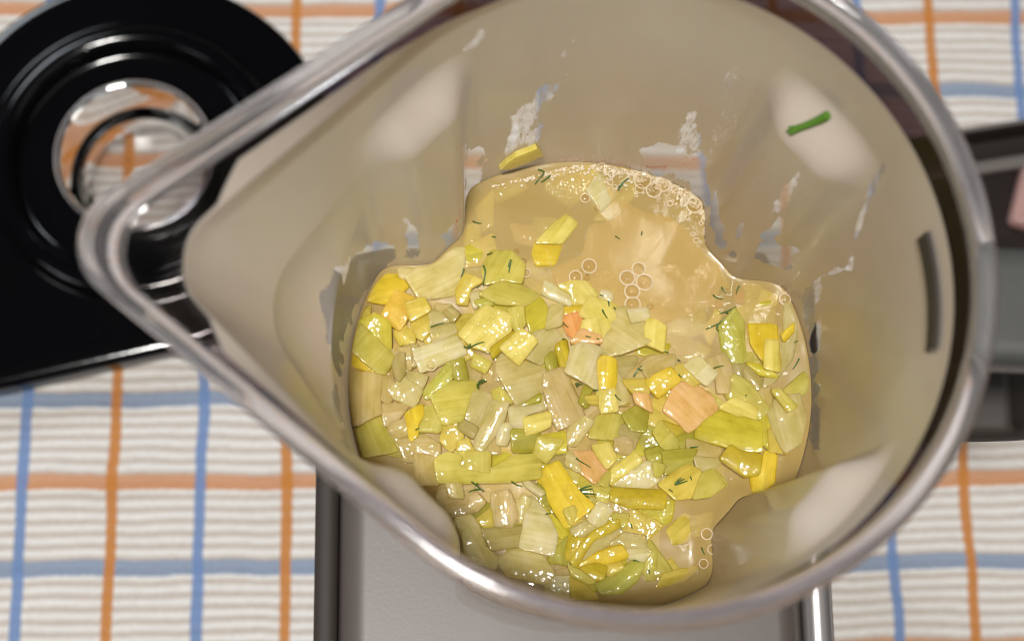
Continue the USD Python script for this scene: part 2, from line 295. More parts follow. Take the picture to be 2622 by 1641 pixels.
# lip: profile (height below rim top, outward offset from the inner wall), round the top
prof = [(.0066, -.0002), (.005, -.0002), (.0024, .0000), (.0011, .0004), (.0004, .0010), (0, .0019), (.0002, .0030), (.0009, .0038), (.0022, .0043), (.0045, .0044), (.0062, .0042), (.0066, .0038)]
lip = []
for dz, o in prof:
    lip.append(jar_grid([ZR-dz], [o])[:, 0])
lip = np.stack(lip, 1); K = lip.shape[1]
f = grid_faces(NT, K, True, False); i = np.arange(NT); j = (i+1) % NT
f = np.vstack([f, np.stack([i*K+K-1, j*K+K-1, j*K], 1), np.stack([i*K+K-1, j*K, i*K], 1)])
lm = trimesh.Trimesh(lip.reshape(-1, 3), f, process=False); lm.fix_normals()
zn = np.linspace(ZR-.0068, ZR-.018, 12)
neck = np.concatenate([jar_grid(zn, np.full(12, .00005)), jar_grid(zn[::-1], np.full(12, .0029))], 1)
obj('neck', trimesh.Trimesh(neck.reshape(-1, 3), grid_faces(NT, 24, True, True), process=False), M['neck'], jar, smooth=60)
obj('rim', lm, M['glass'], jar, smooth=60)

# ---- film of soup on the inside of the wall
zf = np.concatenate([np.linspace(ZR-.0085, ZR-.07, 130), np.linspace(ZR-.0705, ZL-.004, 190)])
FG = jar_grid(zf, np.full(len(zf), -.00025))
flat = FG.reshape(-1, 3)
def wall_point(px):
    """the point of the inner wall behind a point of the photograph (nearest surface sample)"""
    q = (flat-EYE)@CAM.T; s = np.stack([CX+F*q[:, 0]/q[:, 2], CY-F*q[:, 1]/q[:, 2]], 1)
    nrm = -np.column_stack([flat[:, 0], flat[:, 1]]); 
    front = ((EYE-flat)[:, :2]*nrm).sum(1) > 0
    d = np.hypot(*(s-np.asarray(px)).T)+np.where(front, 0, 1e5)
    return flat[np.argmin(d)]
_q = (flat-EYE)@CAM.T; FPX = np.stack([CX+F*_q[:, 0]/_q[:, 2], CY-F*_q[:, 1]/_q[:, 2]], 1)
cover = np.full(len(flat), 1.6)
def clear_patch(poly, amount, soft, seed, sx=70., sz=18.):
    """drained patch of film: its outline is found on the wall, its edge is ragged along the run of the drips"""
    global cover
    P = Polygon(poly); shapely.prepare(P)
    d = np.full(len(flat), 1e3)
    c = np.array(P.centroid.coords)[0]; rad = max(np.hypot(*(np.asarray(poly)-c).T))+120
    near = np.hypot(*(FPX-c).T) < rad
    pts = shapely.points(FPX[near]); ins = shapely.contains(P, pts); dd = shapely.distance(P.exterior, pts); d[near] = np.where(ins, -dd, dd)
    a = np.arctan2(flat[:, 1], flat[:, 0])*.066
    nz = meshkit.fbm(np.stack([a*1e3/3.2, flat[:, 2]*1e3/9., 0*a+seed], -1), 4, seed)-.5
    s = np.clip(.5-(d+nz*soft*3.2)/soft, 0, 1)
    cover = cover-amount*s
for poly, am, so in [
    ([(808, 760), (850, 690), (905, 650), (990, 605), (1025, 640), (985, 690), (930, 760), (885, 860), (870, 960), (845, 920), (840, 850)], 1.05, 22),
    ([(1035, 545), (1070, 600), (1075, 660), (1040, 650)], .95, 18),
    ([(1130, 600), (1170, 560), (1180, 610), (1140, 640)], .9, 14),
    ([(1180, 380), (1225, 370), (1250, 460), (1215, 500), (1185, 560), (1190, 470)], .95, 30),
    ([(1200, 495), (1310, 445), (1440, 405), (1560, 405), (1700, 430), (1700, 470), (1440, 440), (1240, 505)], .75, 14),
    ([(1640, 385), (1690, 370), (1790, 400), (1830, 500), (1850, 600), (1890, 660), (1850, 660), (1800, 520), (1740, 455), (1650, 430)], 1.15, 24),
    ([(1880, 580), (1905, 570), (1890, 625)], .9, 14),
    ([(1930, 660), (1975, 570), (1990, 520), (2010, 560), (1990, 610), (2050, 640), (2020, 700), (1990, 680)], 1.15, 22),
    ([(1985, 540), (2010, 480), (2080, 380), (2100, 380), (2040, 470), (2010, 540)], .8, 16),
    ([(2040, 760), (2095, 700), (2170, 680), (2180, 690), (2110, 715), (2090, 800), (2092, 900), (2080, 900)], .8, 12),
    ([(2165, 690), (2200, 540), (2260, 420), (2265, 430), (2215, 550), (2180, 695)], .86, 14),
    ([(1300, 330), (1360, 230), (1400, 180), (1440, 110), (1520, 50), (1470, 130), (1440, 190), (1400, 260), (1350, 340), (1310, 380)], .86, 30),
    ([(1295, 395), (1310, 300), (1330, 360), (1395, 310), (1385, 350), (1330, 380)], .85, 20),
    ([(1185, 130), (1230, 75), (1260, 90), (1215, 125)], .86, 16),
    ([(1740, 330), (1760, 290), (1800, 350), (1815, 420), (1760, 400)], .86, 40),
    ([(1850, 190), (1900, 150), (1890, 330), (1840, 440), (1825, 360)], .5, 30),
    ([(2075, 860), (2105, 800), (2095, 980), (2100, 1150), (2072, 1150)], .95, 14),
    ([(845, 1000), (865, 980), (880, 1090), (905, 1170), (930, 1220), (880, 1140)], .9, 12)]:
    clear_patch(poly, am+.34+.1*(am > .9), so*.7, 5+int(poly[0][0]) % 37)
a_ = np.arctan2(flat[:, 1], flat[:, 0])*66
cover += .35*(meshkit.fbm(np.stack([a_/1.6, flat[:, 2]*1e3/30, 0*a_], -1), 3, 77)-.5)*np.clip((ZR-.02-flat[:, 2])/.02, 0, 1)
# none up in the clear neck; it reaches higher along the straight sides of the spout
ang_ = np.abs((np.arctan2(flat[:, 1], flat[:, 0])-TIPA+np.pi) % (2*np.pi)-np.pi)
top_ = ZR-np.interp(ang_, np.radians([0, 8, 14, 40, 60]), [.0150, .0140, .0095, .0100, .0165])
cover -= 3.*np.clip((flat[:, 2]-top_)/.0012, 0, 1)
fm = obj('soup_film', trimesh.Trimesh(flat, grid_faces(NT, len(zf), True, True), process=False), M['film'], jar, smooth=True)
UsdGeom.PrimvarsAPI(UsdGeom.Mesh(fm)).CreatePrimvar('cover', Sdf.ValueTypeNames.FloatArray, 'vertex').Set(Vt.FloatArray.FromNumpy(np.clip(cover, -1, 2).astype(np.float32)))
fm.SetCustomDataByKey('label', 'thin beige film of soup drying on the inside of the jar')
# dark joint of the handle behind the wall, and the grey handle
def wall_strip(a0, a1, z0, z1, o0, o1, na=14, nz=14):
    aa = np.linspace(a0, a1, na); zz = np.linspace(z0, z1, nz); V = []
    for s in (o0, o1):
        for a in aa:
            for z in zz:
                k = int(round((a % (2*np.pi))/(2*np.pi)*NT)) % NT
                r = rin(z)[k]+s; V.append((r*math.cos(a), r*math.sin(a), z))
    V = np.array(V); n = na*nz
    h = trimesh.convex.convex_hull(V); return h
h = []
for t in np.linspace(0, 1, 40):
    if t < .3: u = t/.3; p = (.071+.042*u, .298)
    elif t < .5: u = (t-.3)/.2*np.pi/2; p = (.113+.014*math.sin(u), .284+.014*math.cos(u))
    elif t < .8: u = (t-.5)/.3; p = (.127-.004*u, .284-.075*u)
    else: u = (t-.8)/.2; p = (.123-.053*u, .209-.012*math.sin(u*np.pi/2))
    h.append(p)
h = np.array(h); ha = math.radians(-2)
sec = ring_of(shapely.box(-.010, -.0035, .010, .0035).buffer(.0035, 6), 28)
tg = np.gradient(h, axis=0); tg /= np.linalg.norm(tg, axis=1, keepdims=True); nn = np.stack([-tg[:, 1], tg[:, 0]], 1)
V = []
for s in sec:
    for p, n_ in zip(h, nn):
        x, z = p+n_*s[1]; V.append((x*math.cos(ha)-s[0]*math.sin(ha), x*math.sin(ha)+s[0]*math.cos(ha), z))
V = np.array(V).reshape(len(sec), len(h), 3)
for nm, a_, b_, m_ in (('handle', 0, 19, 'handle'), ('grip', 18, 40, 'dark_trim')):
    q = V[:, a_:b_]*(1 if nm == 'handle' else 1.0); hm = trimesh.Trimesh(q.reshape(-1, 3), grid_faces(len(sec), b_-a_), process=False); hm.fix_normals()
    obj(nm, hm, M[m_], jar, smooth=50)
sj = []
for sgn in (1,):
    zz = np.linspace(.286, .310, 12); ths = np.linspace(math.radians(-11), math.radians(11), 16)
    for o in (-.0012, .0008):
        for t in ths:
            k = int(round((t % (2*np.pi))/(2*np.pi)*NT)) % NT
            for z in (.3000, .3060):
                r = rin(z)[k]+o; sj.append((r*math.cos(t), r*math.sin(t), z))
V = np.array(sj).reshape(2, 16, 2, 3)
loop = np.stack([V[0, :, 0], V[0, :, 1], V[1, :, 1], V[1, :, 0]], 0).reshape(-1, 3)
jm = trimesh.Trimesh(loop, grid_faces(4, 16), process=False); jm.fix_normals()
tag(obj('handle_joint', jm, M['dark_trim'], jar, smooth=30), 'dark curved strip where the handle joins the wall')

# ------------------------------------------------------------------ motor base
base = thing('motor_base', 'silver grey blender motor base under the jar', 'motor base')
obj('body', rounded_box(.1415, .200, .150, .009), M['steel'], base, smooth=50)
for ch in ('body',):
    UsdGeom.Xformable(stage.GetPrimAtPath('/World/motor_base/body')).AddTranslateOp().Set(Gf.Vec3d(.0008, -.045, .002))
def at(o, x, y, z): UsdGeom.Xformable(o).AddTranslateOp().Set(Gf.Vec3d(x, y, z)); return o
o = at(obj('side_panel', rounded_box(.0070, .190, .146, .0030), M['dark_trim'], base, smooth=50), -.0736, -.045, .004); tag(o, 'dark grey left side panel')
o = at(obj('side_panel', rounded_box(.0090, .190, .147, .0042), M['chrome'], base, smooth=50), .0763, -.045, .003); tag(o, 'silver right side panel')
o = obj('seam', rounded_box(.0016, .186, .1415, .0006), M['dark_trim'], base, smooth=50); at(o, .0806, -.045, .004)
cl = trimesh.creation.annulus(.050, .060, .008, sections=72); cl.apply_translation([0, 0, .1545]); obj('collar', cl, M['dark_trim'], base)

# ------------------------------------------------------------------ lid and its clear cap
LC = unproj([(352, 418)], .012)[0]
LA = math.radians(180+45)
def td_poly(R, d, rt, c, a):
    return Point(c[0], c[1]).buffer(R, 64).union(Point(c[0]+d*math.cos(a), c[1]+d*math.sin(a)).buffer(rt, 32)).convex_hull
lidp = td_poly(.0805, .088, .034, LC, LA)
CAPC = unproj([(378, 462)], .008)[0]
lid = thing('lid', 'glossy black teardrop shaped blender lid lying on the cloth', 'lid')
n = 200
def lid_ring(off):
    p = lidp.buffer(off, 24); c = np.array([CAPC[0], CAPC[1]])
    b = np.asarray(p.exterior.coords)[:-1]; hx = np.vstack([b, b[:1]])
    ths = np.arange(n)/n*2*np.pi; out = []
    L = p.exterior
    for t in ths:
        g = L.intersection(LineString([c, c+.3*np.array([math.cos(t), math.sin(t)])]))
        g = g if g.geom_type == 'Point' else list(g.geoms)[-1]
        out.append((g.x, g.y))
    return np.array(out)
def circ(r): t = np.arange(n)/n*2*np.pi; return np.column_stack([CAPC[0]+r*np.cos(t), CAPC[1]+r*np.sin(t)])
def lcirc(r_):      # ring about the middle of the lid, ordered by the rays from the hole
    t = np.arange(n)/n*2*np.pi; u = np.column_stack([np.cos(t), np.sin(t)]); e = CAPC[:2]-LC[:2]; b_ = u@e
    k = -b_+np.sqrt(b_*b_-e@e+r_*r_); return CAPC[:2]+u*k[:, None]
lprof = [(lid_ring(-.004), .0006), (lid_ring(-.001), .0008), (lid_ring(0), .003), (lid_ring(0), .0088), (lid_ring(-.0008), .0102), (lid_ring(-.0022), .0110), (lid_ring(-.0045), .0113), (lid_ring(-.0100), .0113),
         (lcirc(.0605), .0113), (lcirc(.0590), .0119), (lcirc(.0575), .0138), (lcirc(.0560), .0152), (lcirc(.0540), .0160), (lcirc(.0515), .0158), (lcirc(.0495), .0146), (lcirc(.0480), .0122), (lcirc(.0470), .0098), (lcirc(.0455), .0090), (lcirc(.0400), .0086)]
lprof += [(circ(.0325), .0082), (circ(.0305), .0082), (circ(.0285), .0081), (circ(.0266), .0080), (circ(.0258), .0070), (circ(.0258), .0006)]
V = np.stack([np.column_stack([p, np.full(n, z)]) for p, z in lprof], 1); V[..., 2] += .004
K = V.shape[1]; f = grid_faces(n, K); i = np.arange(n); j = (i+1) % n
f = np.vstack([f, np.stack([i*K+K-1, j*K+K-1, j*K], 1), np.stack([i*K+K-1, j*K, i*K], 1)])
lidm = trimesh.Trimesh(V.reshape(-1, 3), f, process=False); lidm.fix_normals()
obj('shell', lidm, M['black'], lid, smooth=35)
cap = thing('measuring_cap', 'clear plastic measuring cap standing in the hole of the black lid', 'cap', loc=(CAPC[0], CAPC[1], 0))
def torus(R, r_, n=32, m=8): return revolve([(R+r_*math.cos(a), -r_*math.sin(a)) for a in np.linspace(0, 2*np.pi, m+1)], n)
def revolve(prof, n=96):
    p = np.array(prof, float); t = np.arange(n)/n*2*np.pi
    V = np.stack([p[None, :, 0]*np.cos(t)[:, None], p[None, :, 0]*np.sin(t)[:, None], np.repeat(p[None, :, 1], n, 0)], -1).reshape(-1, 3)
    return trimesh.Trimesh(V, grid_faces(n, len(p)), process=False)
dx, dy = (unproj([(343, 388)], .040)[0]-CAPC)[:2]
cupm = revolve([(0, .0055), (.0225, .0055), (.0232, .0062), (.0236, .016), (.0262, .0175), (.0268, .020), (.0285, .038), (.0292, .0395), (.0302, .0398), (.0308, .0390), (.0306, .0375), (.0288, .019), (.0280, .0165), (.0256, .0148), (.0250, .0050), (.0244, .0036), (0, .0036)]); cupm.fix_normals()
rt_ = trimesh.creation.torus(.0303, .0008, major_sections=96, minor_sections=10); rt_.apply_translation([0, 0, .0392]); obj('rim', rt_, M['glass'], cap, smooth=True)
obj('cup', cupm, M['cap'], cap, smooth=40)

# ------------------------------------------------------------------ dark tray at the right
TC = unproj([(2700, 672)], .01)[0]
tray = thing('tray', 'dark glossy tray with pale metal rim, cut off by the right edge', 'tray', loc=(TC[0], TC[1], .0045))
UsdGeom.Xformable(tray).AddRotateZOp().Set(9.5)
obj('pan', offset_loft(shapely.box(-.055, -.0485, .12, .0485).buffer(.012, 12), [(-.004, 0), (-.001, .001), (0, .004), (.0005, .010), (-.0015, .0112), (-.003, .010), (-.005, .006), (-.012, .0045)]), M['pan'], tray, smooth=40)
rb = ring_of(shapely.box(-.055, -.0485, .12, .0485).buffer(.0122, 12), 160); rb = np.column_stack([rb, np.full(160, .0105)]); 
obj('rim', tube(np.vstack([rb, rb[:1]]), .0011, 8), M['pan_rim'], tray)
o = obj('rail', rounded_box(.17, .0055, .007, .0015), M['pan_rim'], tray); at(o, .03, .0435, .0055)
TP = unproj([(2655, 535)], .02)[0]
ut = thing('utensil', 'pale pink rounded end of a utensil lying across the dark tray', 'utensil', loc=(TP[0], TP[1], .0105))
UsdGeom.Xformable(ut).AddRotateZOp().Set(-18)
obj('blade', offset_loft(shapely.box(-.006, -.005, .035, .020).buffer(.0025, 8), [(-.001, 0), (0, .001), (0, .005), (-.0012, .0065), (-.004, .007)]), M['pink'], ut)
#SOUP
# ------------------------------------------------------------------ broth
RL = rin(ZL)-.0004
BP = Polygon(np.column_stack([RL*np.cos(TH), RL*np.sin(TH)]))
def broth():
    g = np.arange(-.068, .068, .0014); X, Y = np.meshgrid(g, g); pts = np.column_stack([X.ravel(), Y.ravel()]); pts += rng.uniform(-.0003, .0003, pts.shape)
    pts = pts[shapely.contains(BP.buffer(-.0009), shapely.points(pts))]
    edge = [ring_of(BP.buffer(o), 360) for o in (-.0006, -.0003, 0)]
    P = np.vstack([pts]+edge)
    dist = shapely.distance(BP.exterior, shapely.points(P))
    heap = np.clip((.030-.35*P[:, 0]-P[:, 1])/.022, 0, 1)*np.clip((dist-.001)/.004, 0, 1)
    z = ZL-.0019*heap+.0005*np.exp(-dist/.0009)+.0006*(meshkit.noise(np.column_stack([P*160, 0*P[:, 0]]), 4)-.5)
    t = Delaunay(P).simplices
    cen = P[t].mean(1); t = t[shapely.contains(BP, shapely.points(cen))]
    a = P[t[:, 1]]-P[t[:, 0]]; b = P[t[:, 2]]-P[t[:, 0]]; cr = a[:, 0]*b[:, 1]-a[:, 1]*b[:, 0]; t[cr < 0] = t[cr < 0][:, ::-1]
    V = np.column_stack([P, z]); n0 = len(V)
    E_ = ring_of(BP, 360); m = len(E_); i = np.arange(m); top = n0-m+i
    V = np.vstack([V, np.column_stack([E_*.975, np.full(m, ZL-.030)]), [[0, 0, ZL-.030]]])
    bo = n0+i; f = np.vstack([t, np.stack([top, bo, np.roll(bo, -1)], 1), np.stack([top, np.roll(bo, -1), np.roll(top, -1)], 1), np.stack([bo, np.full(m, len(V)-1), np.roll(bo, -1)], 1)])
    tm = trimesh.Trimesh(V, f, process=False); tm.fix_normals(); return tm
tag(obj('broth', broth(), M['broth'], smooth=60), 'cloudy yellow vegetable broth in the bottom of the jar', 'broth', kind='stuff')

# ------------------------------------------------------------------ the pieces: outlines in quarter pixels of 400 x 378 px windows of the photograph
TILE = {'A': (860, 400), 'B': (1260, 400), 'C': (1660, 400), 'D': (860, 778), 'E': (1260, 778), 'F': (1660, 778), 'G': (1060, 1156), 'H': (1460, 1156)}
def tpx(t, pts):
    p = np.array(pts, float).reshape(-1, 2)
    return p if t == 'S' else np.array(TILE[t])+p/4.
# (window, outline, colour, options: d depth under the broth mm, k bend mm, t thickness mm, a grain angle deg, n name for labels, s noun)
PIECES = [
 # under the clear broth at the back
 ('B', [0,330,280,230,350,320,100,440,0,450], 'y', dict(d=1.8)), ('B', [450,640,640,650,480,900,380,820], 'yg', dict(d=2)),
 ('B', [560,170,1040,100,1080,170,960,370,800,490,560,330], 'y', dict(d=1.2, n='broad yellowish piece sunk at the back of the broth')),
 ('B', [1280,380,1480,380,1200,640,1050,640], 'yg', dict(d=1.3)), ('B', [1330,230,1480,250,1470,400,1370,420], 'yg', dict(d=1.5)),
 ('B', [200,700,440,720,420,900,250,860], 'op', dict(d=1.6, s='tomato_piece', n='dim pink tomato piece under the broth')),
 ('B', [440,1250,770,1060,900,1150,600,1310], 'wd', dict(d=1.3)), ('B', [1040,1250,1180,1180,1290,1270,1260,1380,1100,1350], 'yg', dict(d=1.0)),
 ('A', [1450,520,1600,380,1600,700,1480,760], 'y', dict(d=1.5)), ('C', [980,1300,1160,1300,1130,1480,1000,1500], 'Y3', dict(d=.9)),
 ('C', [340,1370,400,1370,420,1500,330,1500], 'w', dict(d=2.2)), ('C', [640,1200,760,1150,820,1330,700,1330], 'y', dict(d=1.8)),
 ('F', [240,180,430,230,380,320,250,300], 'yg', dict(d=1.2)), ('F', [210,330,540,400,560,520,300,500], 'wd', dict(d=1.4)), ('F', [470,0,560,0,590,160,500,190], 'y', dict(d=1.6)),
 ('F', [880,60,1100,0,1300,60,1280,190,1000,180], 'yg', dict(d=1.2)), ('F', [0,0,160,20,200,160,40,150], 'yg', dict(d=1.2)),
 ('H', [700,560,1060,500,1030,700,880,780,700,640], 'yg', dict(d=.6)), ('H', [1000,800,1180,640,1300,700,1200,900,1060,940], 'y', dict(d=1.4)), ('H', [900,1240,1030,1090,1100,1200,900,1300], 'y', dict(d=1.2)),
 ('H', [1240,680,1460,620,1420,820,1260,860], 'b', dict(d=1.6)), ('H', [780,1020,880,1020,870,1300,800,1310,740,1200], 'pg', dict(d=.4)), ('H', [980,1240,1300,1180,1180,1300,900,1380], 'y', dict(d=1.4)),
 # floor of the heap
 ('D', [160,500,320,640,380,700,160,610], 'Y', dict()), ('D', [600,300,680,210,800,300,800,390,660,400], 'y', dict()), ('D', [430,720,560,700,620,900,540,1010,440,960], 'b', dict()),
 ('D', [700,440,830,420,870,600,740,650], 'wd', dict()), ('D', [1110,1250,1220,1210,1300,1350,1180,1500,1080,1400], 'y', dict()), ('D', [540,1240,720,1180,760,1330,560,1380], 'b', dict()),
 ('D', [640,1400,900,1340,1060,1440,1050,1600,700,1600], 'b', dict()), ('D', [560,480,760,440,760,660,600,700], 'b', dict()), ('D', [1020,0,1180,20,1230,120,1050,110], 'b', dict()),
 ('G', [700,800,1100,760,1100,950,800,1000], 'wd', dict()), ('G', [0,20,220,60,240,330,30,330], 'b', dict()), ('G', [1390,1060,1580,880,1590,1150,1390,1120], 'g', dict()),
 ('E', [960,830,1020,850,980,1060,900,1000], 'g', dict()), ('E', [1250,560,1480,540,1430,760,1290,760], 'wd', dict()), ('E', [200,1290,480,1300,480,1500,220,1500], 'g', dict()),
 ('E', [260,1010,490,920,490,990,320,1030], 'g', dict()), ('E', [1280,860,1380,850,1400,1020,1270,1030], 'y', dict()), ('E', [960,950,1100,930,1100,1020,1000,1010], 'y', dict()),
 ('F', [150,1200,370,1280,300,1330,200,1300], 'Y3', dict()), ('F', [290,1330,500,1300,560,1420,420,1500,330,1460], 'g', dict()), ('F', [400,1400,760,1450,700,1600,420,1580], 'b', dict()), ('F', [1150,1170,1260,1100,1320,1300,1240,1480,1160,1400], 'yg', dict()),
 ('F', [880,620,1010,630,1000,760,890,700], 'wd', dict()), ('F', [1060,880,1260,860,1260,1080,1170,1060], 'b', dict()), ('F', [1240,1280,1400,1300,1420,1520,1250,1500], 'y', dict()),
 ('H', [780,-20,960,-60,960,90,820,100], 'g', dict()), ('H', [340,500,580,440,600,640,420,620], 'b', dict()), ('H', [960,0,1300,-40,1220,140,980,220], 'g', dict()), ('H', [1280,60,1560,80,1440,200,1310,180], 'w', dict()),
 ('H', [0,880,160,900,60,1100,-60,1100], 'Y3', dict()), ('H', [440,640,600,640,560,780,470,720], 'pg', dict()), ('H', [380,1120,500,1110,540,1180,400,1260], 'y', dict()),
 # left side
 ('A', [840,960,1150,920,1320,940,1300,1250,1260,1390,1040,1430,850,1450,720,1240,820,1180], 'cr', dict(k=.6, t=2.6, s='onion_piece', n='large cream onion piece below the left rib')),
 ('A', [540,1080,640,1030,820,1070,810,1190,700,1225,550,1150], 'cr', dict(n='small cream piece against the wall left of the large cream onion piece', s='onion_piece')),
 ('A', [520,1200,640,1210,740,1310,560,1500,340,1480,420,1330], 'Y', dict(k=1.0, n='bright yellow leek piece nearest the left rib', a=20)),
 ('A', [1310,950,1600,800,1640,1000,1520,1130,1330,1140], 'yg', dict(d=.3, n='flat yellow green piece just right of the large cream onion piece')),
 ('A', [1340,1150,1510,1130,1500,1270,1340,1200], 'b', dict()), ('A', [1310,720,1460,700,1480,900,1330,940], 'yg', dict(d=.9)),
 ('S', [1015,744,1070,768,1022,844,979,805], 'yo', dict(k=.7, a=-52, n='orange yellow ridged strip beside the bright yellow piece')),
 ('D', [1240,-150,1330,-300,1490,-230,1370,-170,1340,-10,1250,-20], 'y', dict(k=.5, n='folded yellow leaf corner')), ('A', [1370,1380,1590,1390,1500,1500,1420,1540], 'wb', dict()), ('A', [1430,1480,1520,1460,1600,1512,1500,1540], 'pg2', dict()),
 ('D', [180,50,250,0,240,100,200,190,150,185], 'y', dict()), ('D', [235,185,400,110,550,200,555,500,380,500,240,240], 'yg', dict(k=.6, n='yellow green square piece at the left wall')),
 ('D', [75,400,230,190,600,540,500,700,430,690,160,470], 'pg', dict(k=.5, a=48, n='pale green block face at the far left')),
 ('D', [180,700,460,710,440,960,460,1110,200,1240,140,1180,130,880], 'b', dict(k=1.0, t=2., s='onion_piece', n='curved beige onion piece against the left wall')),
 ('D', [770,150,960,60,1000,100,960,270,880,360,800,300], 'y', dict(k=.6)), ('D', [720,-20,900,-60,960,60,770,160], 'y', dict(k=.5)), ('D', [960,60,1180,130,1160,170,980,210], 'w', dict()), ('D', [1110,80,1180,30,1260,90,1200,170], 'wd', dict()),
 ('D', [970,250,1200,190,1230,280,1000,400], 'w', dict()), ('D', [800,480,1240,330,1330,490,1130,580,870,690], 'wb', dict(k=.5, n='broad whitish leek piece with a small ring on it')),
 ('D', [700,680,930,740,870,880,720,770], 'w', dict(a=35)), ('D', [540,880,700,760,880,880,800,1040,600,960], 'w', dict(a=30, k=.4)),
 ('D', [590,600,640,500,700,500,700,700,650,780,610,720], 'wd', dict(k=.8)),
 ('D', [900,900,1160,600,1180,760,1000,950,920,950], 'pg2', dict(k=.5, n='light green wedge piece')), ('D', [1170,610,1300,560,1350,750,1240,770,1180,700], 'g', dict(k=.8, n='dark green olive cube')),
 ('D', [480,1030,740,1030,640,1160,500,1240], 'bp', dict()), ('D', [900,1060,980,1050,1090,1220,1060,1300,850,1290], 'pg', dict(a=70)),
 ('D', [720,1120,880,1030,890,1120,820,1250,830,1340,770,1390], 'Y', dict(k=.8, n='small deep yellow wedge on the left')),
 ('D', [1390,880,1520,910,1620,950,1440,1260,1320,1160], 'w', dict(a=60)), ('D', [980,950,1150,790,1420,780,1440,860,1380,900,1290,1190,1100,1225], 'pg', dict(k=.9, t=2., n='plump pale green five sided piece with highlights')),
 ('D', [1300,1170,1450,1270,1400,1360,1260,1270], 'wd', dict()), ('D', [220,1290,440,1140,620,1500,290,1560], 'pg', dict(k=.5)), ('D', [1250,1420,1350,1380,1400,1500,1250,1530], 'y', dict()),
 ('D', [1390,620,1440,520,1580,600,1530,690], 'pg', dict()),
 # middle
 ('B', [1040,1420,1130,1440,1080,1512,960,1510], 'y', dict()), ('B', [0,960,200,970,330,1110,300,1290,100,1260,-60,1300,-100,1150], 'pg', dict(d=-.2, n='pale piece with a dark dill frond lying on it', a=60)),
 ('B', [130,1260,300,1320,490,1410,350,1512,60,1500,-120,1420], 'pg', dict(k=.6, a=-15, n='pale green tongue shaped piece above the middle')), ('B', [550,1290,830,1430,800,1520,520,1400], 'wb', dict(k=.4, a=-28)),
 ('B', [690,1330,820,1290,970,1290,1080,1400,950,1500,830,1500,820,1400], 'Y2', dict(k=.5, n='butter yellow piece in front of the bubble cluster')), ('B', [1130,1380,1220,1400,1220,1500,1100,1450], 'wb', dict()),
 ('S', [1177,853,1239,782,1311,810,1304,858,1256,896,1214,885], 'Y2', dict(k=.9, t=2., n='glistening butter yellow piece left of the middle')),
 ('E', [170,50,320,30,330,200,260,280,190,180], 'pg', dict()), ('E', [330,60,500,-60,620,130,560,230,400,280], 'yg', dict(k=.7, a=45)),
 ('E', [650,430,760,360,800,600,710,640], 'Y3', dict(k=1.2)), ('E', [550,560,610,490,660,620,580,680], 'g', dict()), ('E', [600,20,720,0,710,200,560,250], 'w', dict(a=40)),
 ('E', [430,290,640,250,715,340,500,610,340,540], 'w', dict(n='translucent piece tucked beside the pale yellow square')), ('E', [60,570,160,540,540,660,520,880,250,1020,160,880,60,700], 'w', dict(a=15, k=.6, n='large clear ribbed piece left of centre', t=1.)),
 ('E', [0,440,230,280,250,310,10,540], 'Y3', dict(k=1.2)), ('E', [90,440,300,265,455,380,275,600], 'Y2', dict(a=40, n='pale yellow square at the centre')),
 ('E', [860,20,1000,0,900,100,720,110,730,40], 'Y', dict()), ('E', [725,130,890,85,940,250,840,350,780,290], 'o', dict(k=.4, s='tomato_piece', n='small bright orange tomato piece')), ('E', [900,100,1010,-80,1250,0,1360,150,1230,340,1130,390,1100,330,1060,160], 'Y2', dict(k=.6, n='large yellow piece right of the orange tomato')),
 ('E', [940,170,1070,150,1110,320,920,260], 'Y2', dict()), ('E', [860,330,920,255,1100,330,1120,385,960,390,820,380], 'op', dict(n='pale orange sliver with a green speck', s='tomato_piece')),
 ('E', [1130,410,1280,50,1370,20,1600,250,1640,380,1350,490,1150,530], 'w', dict(a=-35, k=.5, n='large fan shaped ribbed white piece')), ('E', [1400,60,1590,40,1610,150,1440,180], 'wb', dict(k=.6)),
 ('F', [0,160,60,155,175,230,155,470,0,400,-40,260], 'Y2', dict(n='creamy yellow end of the fan shaped white piece')),
 ('E', [830,430,950,390,1140,450,1060,560,1060,720,1080,870,960,790,760,690], 'wb', dict(k=.9, a=70, n='curled creamy white leek piece right of centre')),
 ('E', [1280,680,1330,780,1400,1000,1270,1030,1250,900], 'w', dict()), ('E', [1080,890,1250,880,1280,1080,1130,1100], 'Y2', dict(a=80)), ('E', [1050,560,1200,540,1265,580,1280,880,1100,870], 'Y', dict(k=1.1, a=88, n='upright golden yellow roll')),
 ('E', [540,720,740,650,950,1130,800,1230,680,1270,610,1150,520,800], 'bp', dict(k=.8, t=2., a=-65, s='onion_piece', n='long pinkish onion piece with a pale seam in the centre')), ('E', [960,1100,1030,1030,1120,1080,1010,1180], 'bp', dict()),
 ('D', [1600,990,1760,1020,1700,1230,1500,1500,1430,1470,1440,1290], 'w', dict(k=.7, n='long pale curved strip left of centre')), ('D', [1610,880,1680,860,1800,1000,1640,1020], 'pg', dict()),
 ('E', [180,1070,510,1020,520,1060,340,1120,320,1270,200,1260], 'wb', dict()), ('E', [330,1170,590,1110,590,1240,360,1340], 'Y2', dict(a=15)), ('E', [60,1300,90,1235,180,1235,210,1270,150,1430,60,1420], 'wb', dict(k=1.4, t=2.2, n='stubby white stem end')),
 ('E', [800,1250,960,1160,1030,1210,860,1440,750,1420], 'w', dict(a=50)), ('E', [1340,1130,1520,1020,1600,1100,1560,1300,1420,1280], 'g', dict()), ('E', [1330,1230,1510,1330,1440,1490,1280,1420], 'wd', dict()),
